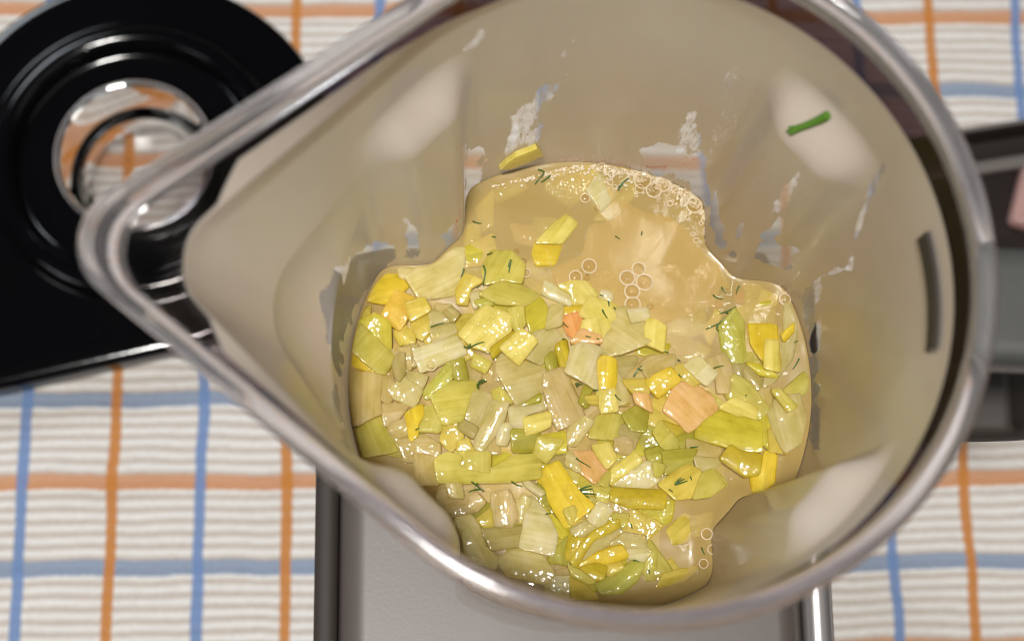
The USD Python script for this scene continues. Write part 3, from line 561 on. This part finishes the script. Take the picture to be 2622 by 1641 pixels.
 ('E', [1030,1200,1140,1120,1350,1140,1280,1380,1000,1360], 'pg', dict(k=.4, a=75)), ('E', [470,1360,740,1310,750,1510,480,1530], 'yg', dict(a=5, n='upright yellow green square below centre')), ('E', [1270,1380,1380,1360,1440,1430,1400,1530,1260,1500], 'bp', dict()),
 ('E', [1430,690,1600,540,1640,700,1600,770,1370,790], 'b', dict(s='onion_piece')), ('E', [1350,780,1600,770,1600,920,1460,910,1380,830], 'y', dict()), ('E', [1460,920,1600,930,1640,1090,1480,1000], 'op', dict(s='tomato_piece')),
 # right side
 ('F', [1500,-160,1600,-60,1640,150,1560,540,1400,750,1270,820,1350,600,1480,350], 'w', dict(k=.8, a=75, n='long clear sliver standing along the right wall')), ('F', [1380,310,1490,210,1480,280,1400,370], 'Y', dict()), ('C', [1170,1370,1330,1440,1300,1512,1120,1530], 'yg', dict(d=.2)),
 ('F', [1020,600,1220,650,1310,740,1150,710], 'yg', dict()), ('F', [730,240,880,60,970,180,980,340,1050,600,960,610,840,570,770,450], 'pg2', dict(k=1.1, t=2.2, n='curved green celery like piece on the right')),
 ('F', [590,250,700,70,740,100,640,400,570,260], 'y', dict(d=.2)), ('F', [1045,200,1320,210,1345,650,1300,670,1200,600,1120,500,1065,400], 'Y', dict(k=.5, a=88, n='largest bright yellow piece near the right wall')), ('F', [1215,370,1330,370,1345,680,1200,650], 'Y2', dict()),
 ('F', [1400,880,1600,700,1640,800,1600,915,1440,910], 'pg', dict(k=.8)), ('F', [980,680,1040,650,1160,780,1120,880,1010,770], 'wd', dict()), ('F', [1240,1090,1330,960,1560,920,1600,1200,1550,1420,1400,1510,1310,1330], 'w', dict(k=.5, n='large clear pinkish flake at the lower right wall')), ('F', [1280,880,1350,880,1520,1040,1440,1090], 'pg', dict()),
 ('F', [0,530,270,520,260,640,0,760,-80,640], 'b', dict()), ('F', [600,570,790,500,870,670,820,900,720,900,700,700], 'bp', dict(k=.6, s='onion_piece', n='rounded beige onion piece with a bright glint')),
 ('F', [250,640,420,620,560,780,460,830,330,790], 'y', dict()), ('F', [380,620,520,540,710,710,610,820,540,780], 'wb', dict(a=45, n='white rectangular chip with a pale seam')), ('F', [0,770,230,660,320,780,110,940,20,850], 'Y', dict(n='golden cube left of the big tomato piece', k=.3, t=2.5)),
 ('F', [160,1090,280,830,400,800,560,860,700,960,740,1090,600,1190,410,1300,300,1190], 'op', dict(k=.6, t=2.2, s='tomato_piece', n='largest pale orange tomato piece')),
 ('F', [880,720,1020,800,1230,1080,1130,1170,860,1000,800,900], 'pg', dict(a=-45, n='toothed pale green piece right of the large tomato')), ('F', [740,1060,900,960,1130,1060,1110,1180,930,1130], 'Y2', dict()),
 ('F', [510,1290,600,1190,760,1080,1160,1220,1140,1510,980,1490,800,1450,500,1350], 'yg', dict(k=.9, a=-15, t=2., n='largest yellow green leek piece on the lower right')), ('F', [60,1310,130,1200,330,1440,230,1512,130,1440], 'pg', dict(k=.8, a=45)),
 ('S', [1848,1173,1873,1140,1949,1167,1943,1211,1911,1216], 'Y3', dict(k=.6)), ('S', [1962,1157,1987,1167,1981,1233,1933,1271,1927,1222], 'Y', dict(k=.6, n='bright yellow crumpled piece above the lower right rib')), ('S', [1797,1227,1829,1200,1862,1238,1808,1271], 'pg', dict()),
 ('S', [1380,1120,1440,1130,1400,1180,1370,1160], 'pg', dict()),
 # lower part
 ('G', [280,330,600,310,640,600,400,660,240,470], 'bp', dict(k=.5, s='onion_piece', n='pinkish onion flake at the lower left rib')), ('G', [570,480,640,430,720,520,640,600,560,560], 'bp', dict()), ('G', [650,690,780,590,800,760,720,770], 'y', dict()),
 ('G', [220,95,340,30,480,60,450,180,760,200,1040,50,1300,20,1300,240,1000,290,500,310,250,310], 'pg', dict(k=.3, a=5, n='long pale green band crossing the lower left')), ('G', [430,0,770,10,770,200,440,160], 'pg', dict(a=88, n='short ridged piece on the long pale green band')), ('G', [290,150,430,130,500,460,370,450], 'w', dict(a=-75)),
 ('H', [60,0,320,0,380,170,250,320,100,200], 'op', dict(k=.5, s='tomato_piece', n='orange tomato piece below centre')), ('H', [-20,0,60,60,100,200,-40,120], 'w', dict()), ('H', [240,-60,390,-90,470,70,380,160,300,60], 'Y2', dict(n='pale yellow piece on the lower orange tomato')), ('H', [420,200,650,0,730,90,430,330], 'Y2', dict(a=35)), ('H', [330,240,420,210,380,350,300,320], 'pg', dict()),
 ('H', [450,330,780,110,860,130,900,290,800,370,500,340], 'wb', dict(a=10, n='faceted white piece below the butter yellow strip')), ('H', [860,110,970,150,930,230,880,250], 'pg', dict()),
 ('H', [920,330,1200,120,1330,200,1370,300,1300,450,1080,480], 'y', dict(d=.1)), ('H', [1360,230,1460,180,1590,340,1430,450,1270,470], 'pg', dict(a=60)),
 ('H', [250,370,410,380,380,500,300,500], 'pg', dict()), ('H', [400,370,980,400,960,570,600,560,420,490], 'Y3', dict(k=.8, a=-2, n='long olive yellow stick in the lower middle')),
 ('G', [1320,560,1400,640,1590,830,1510,880,1440,760], 'yg', dict(n='narrow yellow green strip leaning on the olive yellow piece')), ('G', [1110,270,1330,420,1290,450,1150,340], 'wb', dict()), ('S', [1372,1208,1430,1181,1480,1260,1518,1296,1450,1349,1422,1306], 'Y', dict(k=.5, a=-60, t=2., n='big golden olive slab in the lower middle')),
 ('G', [800,430,960,400,1010,500,1060,650,1000,760,800,750], 'bp', dict()), ('G', [1040,560,1120,440,1190,500,1140,740,1080,690], 'w', dict(k=.8)), ('G', [1200,450,1340,600,1460,840,1420,1060,1090,970], 'wb', dict(a=-12, k=.4, n='large white ridged piece at the bottom')),
 ('G', [430,690,580,650,650,730,720,970,860,1090,830,1190,550,1080,430,830], 'cr', dict(k=.8, t=2.4, s='onion_piece', n='cream crescent along the lower left wall')), ('G', [850,1090,1080,980,1300,1060,1430,1250,1350,1350,960,1260], 'cr', dict(k=.8, t=2.4, s='onion_piece', n='big cream onion piece by the near rim')),
 ('S', [1405,1478,1462,1478,1470,1530,1395,1525], 'wb', dict(n='white square half hidden by the near rim', t=2.4)), ('S', [1462,1478,1492,1488,1530,1530,1465,1530], 'y', dict()),
 ('H', [300,510,430,600,320,780,190,690], 'wb', dict(n='small white square in the lower middle', t=2.)), ('H', [10,800,140,720,260,770,90,900], 'w', dict()), ('H', [-60,600,40,560,100,640,0,740], 'pg', dict()),
 ('H', [420,950,560,830,780,870,770,980,600,980], 'w', dict()), ('H', [590,1010,800,990,820,1030,750,1120,600,1080], 'wb', dict()), ('H', [110,1090,230,910,520,780,380,940,200,1080], 'w', dict(d=-.4, n='white inside of the folded yellow leaf at the bottom')), ('H', [20,1110,120,940,260,810,490,700,500,760,230,900,110,1080,60,1190], 'Y3', dict(k=.4, n='folded yellow green leaf edge at the bottom')),
 ('H', [60,1190,300,1030,520,960,590,1070,480,1110,250,1150], 'Y', dict(k=.5, n='yellow pointed leaf tip at the bottom')), ('H', [90,1210,260,1140,370,1180,330,1300,220,1310], 'Y3', dict()), ('H', [270,1360,480,1230,640,1130,750,1150,680,1320,540,1430,330,1450], 'pg2', dict(k=1.0, t=2.2, n='green crescent celery like piece at the bottom')), ('H', [0,1170,90,1210,250,1330,180,1340,20,1260], 'pg', dict()),
 # at the back, breaking the surface
 ('B', [560,180,660,140,800,150,720,200,580,210], 'wb', dict(d=.0)), ('B', [1090,170,1280,370,1120,550,980,350], 'wb', dict(t=2.6, n='whitish cube near the foam at the back', d=-.6, a=35)),
 ('B', [460,870,720,870,640,1100,460,1110,420,1000], 'Y', dict(d=-.35, k=.4, n='golden foot of the yellow stick in the clear broth')), ('B', [760,590,870,680,720,880,460,880,580,740], 'Y2', dict(d=-.7, k=.7, a=50, n='ridged yellow stick standing in the clear broth')),
 ('C', [910,1380,980,1370,960,1490,900,1480], 'red', dict(d=.1, s='tomato_skin', n='darker red brown tomato skin on the right')), ('C', [640,1500,760,1470,740,1530,660,1540], 'red', dict(d=.1, s='tomato_skin', n='red tomato skin scrap left of the dill frond')),
]
def piece_mesh(poly, h, t, k, ang, sd):
    """a soft cooked slice: filleted outline, bent about its grain, edges rounded"""
    r = .0005
    poly = poly.buffer(-r, 4).buffer(2*r, 4).buffer(-r, 4)
    if poly.geom_type != 'Polygon': poly = max(poly.geoms, key=lambda g: g.area)
    c = np.array(poly.centroid.coords)[0]
    step = .0009
    def ringp(off):
        p = poly.buffer(-off, 4)
        if p.geom_type != 'Polygon' and len(p.geoms): p = max(p.geoms, key=lambda g: g.area)
        if p.is_empty or p.geom_type != 'Polygon': return None
        return ring_of(p, max(14, int(p.length/step)))
    b0 = ringp(0); n0 = len(b0); rings = [b0]
    for off in (.00022, .0005):
        q = ringp(off)
        if q is not None: rings.append(q)
    x0, y0, x1, y1 = poly.bounds
    gx, gy = np.meshgrid(np.arange(x0, x1, step*1.4), np.arange(y0, y1, step*1.4)); g = np.column_stack([gx.ravel(), gy.ravel()])
    inn = poly.buffer(-.0009)
    g = g[shapely.contains(inn, shapely.points(g))] if not inn.is_empty else g[:0]
    P = np.vstack(rings+[g]) if len(g) else np.vstack(rings)
    tri = Delaunay(P).simplices; tri = tri[shapely.contains(poly.buffer(2e-5), shapely.points(P[tri].mean(1)))]
    a = P[tri[:, 1]]-P[tri[:, 0]]; b = P[tri[:, 2]]-P[tri[:, 0]]; cr = a[:, 0]*b[:, 1]-a[:, 1]*b[:, 0]; tri = tri[np.abs(cr) > 1e-12]; cr = cr[np.abs(cr) > 1e-12]; tri[cr < 0] = tri[cr < 0][:, ::-1]
    d = shapely.distance(poly.exterior, shapely.points(P))
    L = np.array([[math.cos(ang), math.sin(ang)], [-math.sin(ang), math.cos(ang)]]); q = (P-c)@L.T
    ex = max(1e-4, np.abs(q[:, 1]).max())
    r1 = random.Random(sd); tx, ty = r1.uniform(-.17, .17), r1.uniform(-.17, .17)
    base = -k*(q[:, 1]/ex)**2+tx*q[:, 0]+ty*q[:, 1]+.0009*(meshkit.fbm(np.column_stack([q*190, 0*d+sd*.37]), 3, sd)-.5)
    ridge = .00008*np.sin(q[:, 1]*2*np.pi/.0011+sd)
    rnd_ = .00026*np.exp(-d/.00025)
    zt = base+ridge-rnd_; zb = base-t+rnd_*.4
    V = np.vstack([np.column_stack([q, zt]), np.column_stack([q, zb])]); n = len(P)
    i = np.arange(n0); j = (i+1) % n0
    f = np.vstack([tri, tri[:, ::-1]+n, np.stack([i, i+n, j+n], 1), np.stack([i, j+n, j], 1)])
    return trimesh.Trimesh(V, f, process=False), c
sk = Polygon(unproj([(1597,493),(1605,512),(1615,524),(1656,542),(1711,552),(1760,583),(1787,614),(1804,645),(1821,659),(1845,669),(1850,720),(1830,780),(1700,830),(1560,800),(1430,740),(1410,690),(1490,650),(1500,610),(1505,585),(1520,570),(1540,570),(1565,560),(1585,535),(1588,510)], ZL)[:, :2]).buffer(.001).buffer(-.002).buffer(.001)
tm, c = piece_mesh(sk, ZL, .0006, 0, 0, 3); hn = len(tm.vertices)//2; dd_ = shapely.distance(sk.exterior, shapely.points(tm.vertices[:hn, :2]+c)); tm.vertices[:hn, 2] = -.0007*np.exp(-dd_/.0006); tm.vertices[hn:, 2] = -.0012; tm.apply_translation([c[0], c[1], ZL+.00035])
tag(obj('broth_skin', tm, M['skin'], smooth=60), 'smooth peach coloured skin on the clear part of the broth', 'broth skin', kind='stuff')
placed = []        # (polygon, top z)
def lift(poly, low):
    h = low
    for p, z in placed:
        if abs(p.centroid.x-poly.centroid.x) > .03: continue
        ia = p.intersection(poly).area
        if ia > .06*min(poly.area, p.area): h = max(h, z+.0008+.0005*min(1, ia/poly.area))
    return min(h, ZL+.0088)
def put_piece(noun, poly, h, t, k, ang, col, sd):
    tm, c = piece_mesh(poly, h, t, k, ang, sd)
    o = obj(noun, tm, LM[col][sd % 2], smooth=28)
    x = UsdGeom.Xformable(o); x.AddTranslateOp().Set(Gf.Vec3d(float(c[0]), float(c[1]), float(h))); x.AddRotateZOp().Set(math.degrees(ang))
    placed.append((poly, h)); return o
# scraps low in the heap, glimpsed between the others
inner = BP.buffer(-.003)
k_ = 0; scraps = []
while k_ < 110:
    px = (rnd.uniform(890, 2060), rnd.uniform(640, 1500))
    if px[1] < 640+max(0, (px[0]-1350))*.42 and px[0] < 1900: continue
    c = unproj([px], ZL-.002)[0][:2]
    a, b, th = rnd.uniform(.0045, .0085), rnd.uniform(.0035, .006), rnd.uniform(0, 6.28)
    q = np.array([(-a, -b), (a, -b*rnd.uniform(.6, 1.1)), (a*rnd.uniform(.7, 1.1), b), (-a*rnd.uniform(.5, 1), b*rnd.uniform(.7, 1.1))])@np.array([[math.cos(th), math.sin(th)], [-math.sin(th), math.cos(th)]])+c
    P = Polygon(q)
    if not inner.contains(P): continue
    col = rnd.choice(['y', 'pg', 'yg', 'w', 'b', 'yg', 'wd', 'g'])
    o = put_piece('leek_scrap', P, ZL-rnd.uniform(.0002, .0030), .0013, rnd.uniform(0, .0008), th, col, k_)
    scraps.append((o, px, col)); k_ += 1
placed.clear()
DESC = {'Y': 'bright yellow', 'Y2': 'butter yellow', 'y': 'dull yellow', 'yo': 'orange yellow', 'Y3': 'olive yellow', 'yg': 'yellow green', 'pg': 'pale green', 'g': 'dark green', 'pg2': 'light green', 'w': 'translucent white', 'wb': 'creamy white',
        'wd': 'dim greyish', 'b': 'beige', 'cr': 'cream', 'bp': 'pinkish beige', 'o': 'orange', 'op': 'pale orange', 'red': 'red brown'}
recs = []
for sd, (t, pts, col, o) in enumerate(PIECES):
    px = tpx(t, pts); d = o.get('d', None)
    low = ZL+(.0010 if d is None else -d*1e-3)
    P = Polygon(unproj(px, ZL+.001)[:, :2]).buffer(0)
    h = lift(P, low) if (d is None or d <= .5) else low
    P = Polygon(unproj(px, h)[:, :2]).buffer(0).buffer(.00055)
    c_ = np.array(P.centroid.coords)[0]; P0 = P
    for sh in (0, .02, .04, .06, .09, .12):
        P = shapely.affinity.translate(P0, -c_[0]*sh, -c_[1]*sh).intersection(BP.buffer(-.0006))
        if P.area > .75*P0.area: break
    if P.geom_type != 'Polygon': P = max(P.geoms, key=lambda g: g.area)
    mr = np.asarray(P.minimum_rotated_rectangle.exterior.coords); e = [mr[1]-mr[0], mr[2]-mr[1]]; e = max(e, key=lambda v: np.hypot(*v))
    ang = math.radians(o['a']) if 'a' in o else math.atan2(e[1], e[0])
    noun = o.get('s', 'onion_piece' if col in ('cr',) else 'leek_piece')
    ob = put_piece(noun, P, h, o.get('t', 1.9)*1e-3, o.get('k', .55)*1e-3, ang, col, sd)
    recs.append(dict(o=ob, px=px.mean(0), area=P.area, col=col, n=o.get('n'), noun=noun, d=d))
# labels: the pieces with a look of their own are named; each other one is told by its look and the named piece nearest to it
marks = [r for r in recs if r['n'] and len(r['n'].split()) <= 9]
used = set(r['n'] for r in recs if r['n'])
def side(v):
    a = math.degrees(math.atan2(-v[1], v[0])) % 360
    return ['right of', 'above right of', 'above', 'above left of', 'left of', 'below left of', 'below', 'below right of'][int(((a+22.5) % 360)//45)]
def short(n): return ' '.join(n.split()[:9])
def label_by_mark(look, px, extra=()):
    ms = sorted(marks, key=lambda r: np.hypot(*(r['px']-px)))
    for m_ in ms[:8]:
        v = px-m_['px']
        rel = 'lying on' if np.hypot(*v) < 14 else 'just '+side(v)
        lb = f'{look} {rel} the {short(m_["n"])}'
        if lb not in used and len(lb.split()) <= 16: used.add(lb); return lb
    for m_ in ms:
        for far in ('a little further', 'well', 'far'):
            lb = f'{look} {far} {side(px-m_["px"])} the {m_["n"]}'
            if lb not in used and len(lb.split()) <= 16: used.add(lb); return lb
for r in recs:
    cat = {'leek_piece': 'leek', 'onion_piece': 'onion', 'tomato_piece': 'tomato', 'tomato_skin': 'tomato'}[r['noun']]
    if r['n']: tag(r['o'], r['n'], cat); continue
    size = 'tiny ' if r['area'] < 3.2e-5 else 'small ' if r['area'] < 7e-5 else ''
    look = size+DESC[r['col']]+(' sunken' if r['d'] and r['d'] > .5 else '')+f' {cat} piece'
    tag(r['o'], label_by_mark(look, r['px']), cat)
for o_, px_, c_ in scraps: tag(o_, label_by_mark(f'half covered {DESC[c_]} scrap', np.array(px_)), 'leek')

# ------------------------------------------------------------------ slivers on the wall
def wall_frame(px):
    p = wall_point(px); n = np.array([-p[0], -p[1], 0]); n /= np.linalg.norm(n); return p, n
def on_wall(noun, px, t, m, label, cat, lift_=.0006):
    Q = np.array([wall_point(q) for q in px]); n = np.array([-Q[:, 0].mean(), -Q[:, 1].mean(), .0]); n /= np.linalg.norm(n)
    top = Q+n*(t+lift_); bo = Q+n*lift_*.2; c = top.mean(0)+n*.0004
    k = len(Q); V = np.vstack([top, bo, [c], [bo.mean(0)]]); i = np.arange(k); j = (i+1) % k
    f = np.vstack([np.stack([i, j, np.full(k, 2*k)], 1), np.stack([j+k, i+k, np.full(k, 2*k+1)], 1), np.stack([i, i+k, j+k], 1), np.stack([i, j+k, j], 1)])
    tm = trimesh.Trimesh(V, f, process=False); tm.fix_normals(); return tag(obj(noun, tm, m, smooth=20), label, cat)
on_wall('leek_piece', [(1278, 421), (1296, 402), (1320, 387), (1372, 366), (1380, 372), (1386, 384), (1351, 403), (1303, 419)], .0012, LM['Y2'][0], 'thin yellow leek sliver stuck on the back wall above the broth', 'leek')
def wall_tube(px, r, n=7): return tube(np.array([(lambda p, nn: p+nn*r*1.2)(*wall_frame(q)) for q in px]), r, n, .6)
tag(obj('dill_frond', trimesh.util.concatenate([wall_tube([(2133, 287), (2110, 296), (2085, 308), (2060, 318), (2035, 328)], .00115), wall_tube([(2062, 316), (2042, 320), (2026, 320)], .0006), wall_tube([(2050, 322), (2030, 333), (2020, 331)], .0006)]), M['dill_bright']), 'bright green dill needle stuck high on the right rib', 'dill')
for px, lb in (([(1305, 430), (1318, 418), (1330, 412)], 'dark dill thread under the yellow sliver on the back wall'), ([(1352, 392), (1358, 390), (1357, 384), (1352, 386)], 'tiny curled dill bit on the yellow sliver on the wall')):
    tag(obj('dill_frond', wall_tube(px, .00022), M['dill']), lb, 'dill')

# ------------------------------------------------------------------ dill on the soup
def top_z(x, y):
    q = Point(x, y); h = ZL+.0002
    for p, z in placed:
        if z > h and p.contains(q): h = z
    return h
DILL = [('A', [[1400,665,1440,690,1490,690]]), ('A', [[1310,1150,1305,1190,1280,1240]]), ('A', [[1510,1120,1540,1170,1520,1250,1510,1330], [1515,1290,1480,1310,1440,1350]]), ('A', [[1550,1010,1600,990]]),
 ('B', [[470,140,550,160,500,220,455,260,440,290], [595,200,560,235,500,270]]), ('B', [[1400,230,1340,260,1290,330], [1350,265,1320,310,1290,350]]), ('B', [[160,130,185,110,210,80]]), ('B', [[190,1060,185,1130,170,1200], [180,1090,165,1140]]),
 ('B', [[1530,810,1535,770]]), ('B', [[1100,1420,1140,1430]]), ('B', [[1190,1480,1195,1520]]), ('B', [[1260,820,1310,850]]), ('B', [[0,825,40,830]]),
 ('C', [[880,1030,850,1000,840,965], [855,1010,820,1000,800,990], [850,1000,860,970]]), ('C', [[930,1330,910,1370,900,1410]]), ('C', [[750,1340,765,1380,790,1400]]), ('C', [[660,1420,690,1455,760,1465]]),
 ('D', [[970,240,1040,210,1110,195]]), ('D', [[1310,440,1350,460,1400,430,1470,400,1520,390], [1350,460,1380,410]]), ('D', [[1450,860,1460,800,1480,760,1540,790], [1445,830,1500,800,1540,790]]), ('D', [[170,1270,195,1265,220,1250]]), ('D', [[820,1290,850,1270]]),
 ('E', [[725,190,750,225,780,240]]), ('E', [[1130,60,1150,110,1180,150], [1135,80,1160,120]]), ('E', [[1195,-10,1197,30]]), ('E', [[850,820,880,810,920,830], [860,845,890,830]]), ('E', [[1040,880,1060,890,1085,880]]), ('E', [[1450,745,1480,700,1490,670,1530,635], [1490,670,1525,675,1560,690]]), ('E', [[1260,930,1280,970,1320,990]]),
 ('E', [[960,330,985,340,1010,345]]), ('E', [[1070,355,1098,366]]), ('E', [[720,365,745,355]]), ('E', [[1250,40,1265,60]]),
 ('F', [[895,35,840,65,790,85,735,100], [790,85,800,110,850,100,780,150,720,205,660,230,590,260], [715,215,690,255,700,280,720,280], [720,205,740,180]]), ('F', [[670,660,720,640,770,635]]), ('F', [[300,570,330,590]]), ('F', [[310,720,325,745,340,755]]), ('F', [[1500,395,1530,380]]), ('F', [[1000,930,1000,950]]), ('F', [[430,1470,470,1470,510,1460]]), ('F', [[1545,560,1520,620,1480,670]]), ('F', [[170,485,210,505]]),
 ('G', [[590,310,640,340,680,390,715,410], [670,385,610,390,560,415], [640,345,650,320]]), ('G', [[1350,640,1400,630]]), ('G', [[1000,305,1050,350,1105,355]]),
 ('H', [[60,70,100,100,160,130,210,165]]), ('H', [[100,390,150,360,220,350], [120,430,200,430,270,440], [90,400,140,450,190,470], [110,400,180,385,230,380]]), ('H', [[1070,340,1100,290,1140,270], [1070,340,1140,320,1200,300], [1080,335,1130,295,1170,280]]), ('H', [[1230,255,1245,295]]), ('H', [[1010,385,1055,415]]), ('H', [[620,740,635,790]]), ('H', [[1345,980,1360,1020,1378,1055]]), ('H', [[805,1210,812,1250]]), ('H', [[640,1110,680,1115,710,1130]])]
for q, (t, lines) in enumerate(DILL):
    parts = []
    for ln in lines:
        p = tpx(t, ln); w = unproj(p, ZL+.002)[:, :2]
        z = [top_z(*a) for a in w]; z = np.array(z); z = np.maximum(z, z.max()-.0012)
        w = np.vstack([unproj([a], b)[0] for a, b in zip(p, z+.0003)]); w[:, 2] += .0002
        L = LineString(w); n = max(4, int(L.length/.0009)); w = np.array([L.interpolate(s_, normalized=True).coords[0] for s_ in np.linspace(0, 1, n)])
        w[1:-1] = (w[:-2]+2*w[1:-1]+w[2:])/4
        parts.append(tube(w, .00028 if len(lines) > 1 else .00024, 6, .55))
    px = tpx(t, lines[0]).mean(0)
    tag(obj('dill_frond', trimesh.util.concatenate(parts), M['dill']), label_by_mark('branched dill frond' if len(lines) > 2 else 'forked dill needle' if len(lines) == 2 else 'short dill thread', px), 'dill')

# ------------------------------------------------------------------ bubbles and foam
BUB = [('B', 1125, 115, 45), ('B', 1205, 125, 28), ('B', 1290, 140, 30), ('B', 1390, 150, 28), ('B', 1550, 218, 88), ('B', 1510, 335, 46), ('C', 55, 350, 78), ('C', 165, 268, 70), ('C', 275, 340, 42), ('C', 385, 390, 58), ('C', 470, 505, 80), ('C', 585, 655, 42), ('C', 500, 640, 28),
 ('C', 230, 412, 25), ('C', 300, 440, 27), ('C', 575, 570, 22), ('C', 185, 370, 20), ('C', 155, 425, 20), ('C', 355, 470, 18), ('C', 1255, 1150, 52), ('C', 1350, 1250, 60), ('C', 1385, 1350, 50), ('C', 1430, 1450, 58), ('B', 955, 430, 48), ('B', 1075, 530, 28), ('B', 855, 1235, 65), ('B', 970, 1245, 30), ('B', 930, 1165, 24), ('B', 980, 1200, 18), ('B', 1385, 1245, 76), ('B', 1500, 1155, 68),
 ('B', 1560, 1290, 84), ('B', 1435, 1385, 76), ('B', 1440, 1515, 78), ('B', 1620, 1540, 30), ('B', 350, 1195, 45), ('B', 320, 1075, 30), ('B', 250, 975, 26), ('B', 995, 1125, 74), ('D', 975, 630, 52), ('D', 580, 1270, 20), ('D', 540, 750, 32), ('H', 1440, 890, 55), ('H', 1455, 1000, 45), ('H', 1365, 1145, 45)]
cnt = {}
for (t, x, y, r) in BUB:
    px = tpx(t, [x, y])[0]; R = r/4/F*.452
    q = unproj([px], ZL)[0]; z = top_z(q[0], q[1]); z = z if z > ZL+.001 else ZL+.0005
    q = unproj([px], z)[0]
    while R > .0006 and BP.exterior.distance(Point(q[0], q[1])) < R*.75 and BP.contains(Point(q[0], q[1])): q[:2] *= .985
    sz = 'large' if r >= 66 else 'middling' if r >= 40 else 'tiny'
    lb = label_by_mark(f'{sz} round bubble', px)
    if r < 40:
        a = np.linspace(np.pi/2*.98, 0, 8); tm = trimesh.util.concatenate([revolve([(R*math.sin(s_)+1e-6, R*.62*math.cos(s_)) for s_ in a], 20), torus(R, R*.16, 20, 6)])
        b = tag(obj('bubble', tm, M['bubble'], smooth=True), lb, 'bubble', 'bubbles floating on the broth'); UsdGeom.Xformable(b).AddTranslateOp().Set(Gf.Vec3d(*map(float, q))); continue
    b = thing('bubble', lb, 'bubble', 'bubbles floating on the broth', loc=q)
    a = np.linspace(np.pi/2*.98, 0, 12); obj('skin', revolve([(R*math.sin(s_)+1e-6, R*.62*math.cos(s_)) for s_ in a], 28), M['bubble'], b, smooth=True)
    obj('ring', torus(R*.99, min(.00027, R*.13)), M['foam'], b, smooth=True)
# fine froth
V = []; F_ = []; nv = 0
ico = trimesh.creation.icosphere(subdivisions=1)
fo = np.array([(1255, 478), (1360, 450), (1460, 425), (1540, 422), (1600, 432), (1660, 445), (1700, 455), (1750, 478), (1790, 515), (1815, 560), (1828, 605), (1850, 640)])
fl = LineString(unproj(fo, ZL+.0006)[:, :2])
for k in range(560):
    s_ = rnd.random()**.7; p = np.array(fl.interpolate(s_, normalized=True).coords[0]); wdt = .0045 if .35 < s_ < .8 else .0016
    p = p*(1-abs(rnd.gauss(0, .55))*wdt/np.hypot(*p)); 
    if not BP.contains(Point(p)): continue
    R = rnd.choice((.00012, .00018, .00025, .00035, .0005)); V.append(ico.vertices*R*np.array([1, 1, .6])+np.array([p[0], p[1], ZL+.0004])); F_.append(ico.faces+nv); nv += len(ico.vertices)
for k in range(260):
    px = (rnd.gauss(1770, 40), rnd.gauss(600, 40)) if k < 130 else (rnd.uniform(1380, 1660), rnd.uniform(640, 760)); p = unproj([px], ZL)[0]
    if not BP.contains(Point(p[:2])): continue
    R = rnd.choice((.00010, .00014, .0002)); V.append(ico.vertices*R*np.array([1, 1, .6])+np.array([p[0], p[1], ZL+.0002])); F_.append(ico.faces+nv); nv += len(ico.vertices)
for k in range(95):
    s_ = rnd.uniform(.42, .93); p = np.array(fl.interpolate(s_, normalized=True).coords[0]); p = p*(1-(.0008+rnd.random()**1.5*.0068)/np.hypot(*p))
    R = rnd.choice((.00035, .00045, .0006, .0008)); tm = torus(R, R*.2, 16, 6); V.append(tm.vertices+np.array([p[0], p[1], ZL+.0005])); F_.append(tm.faces+nv); nv += len(tm.vertices)
tag(obj('froth', (np.vstack(V), np.vstack(F_)), M['foam'], smooth=True), 'fine pale froth along the back edge of the broth', 'froth', kind='stuff')
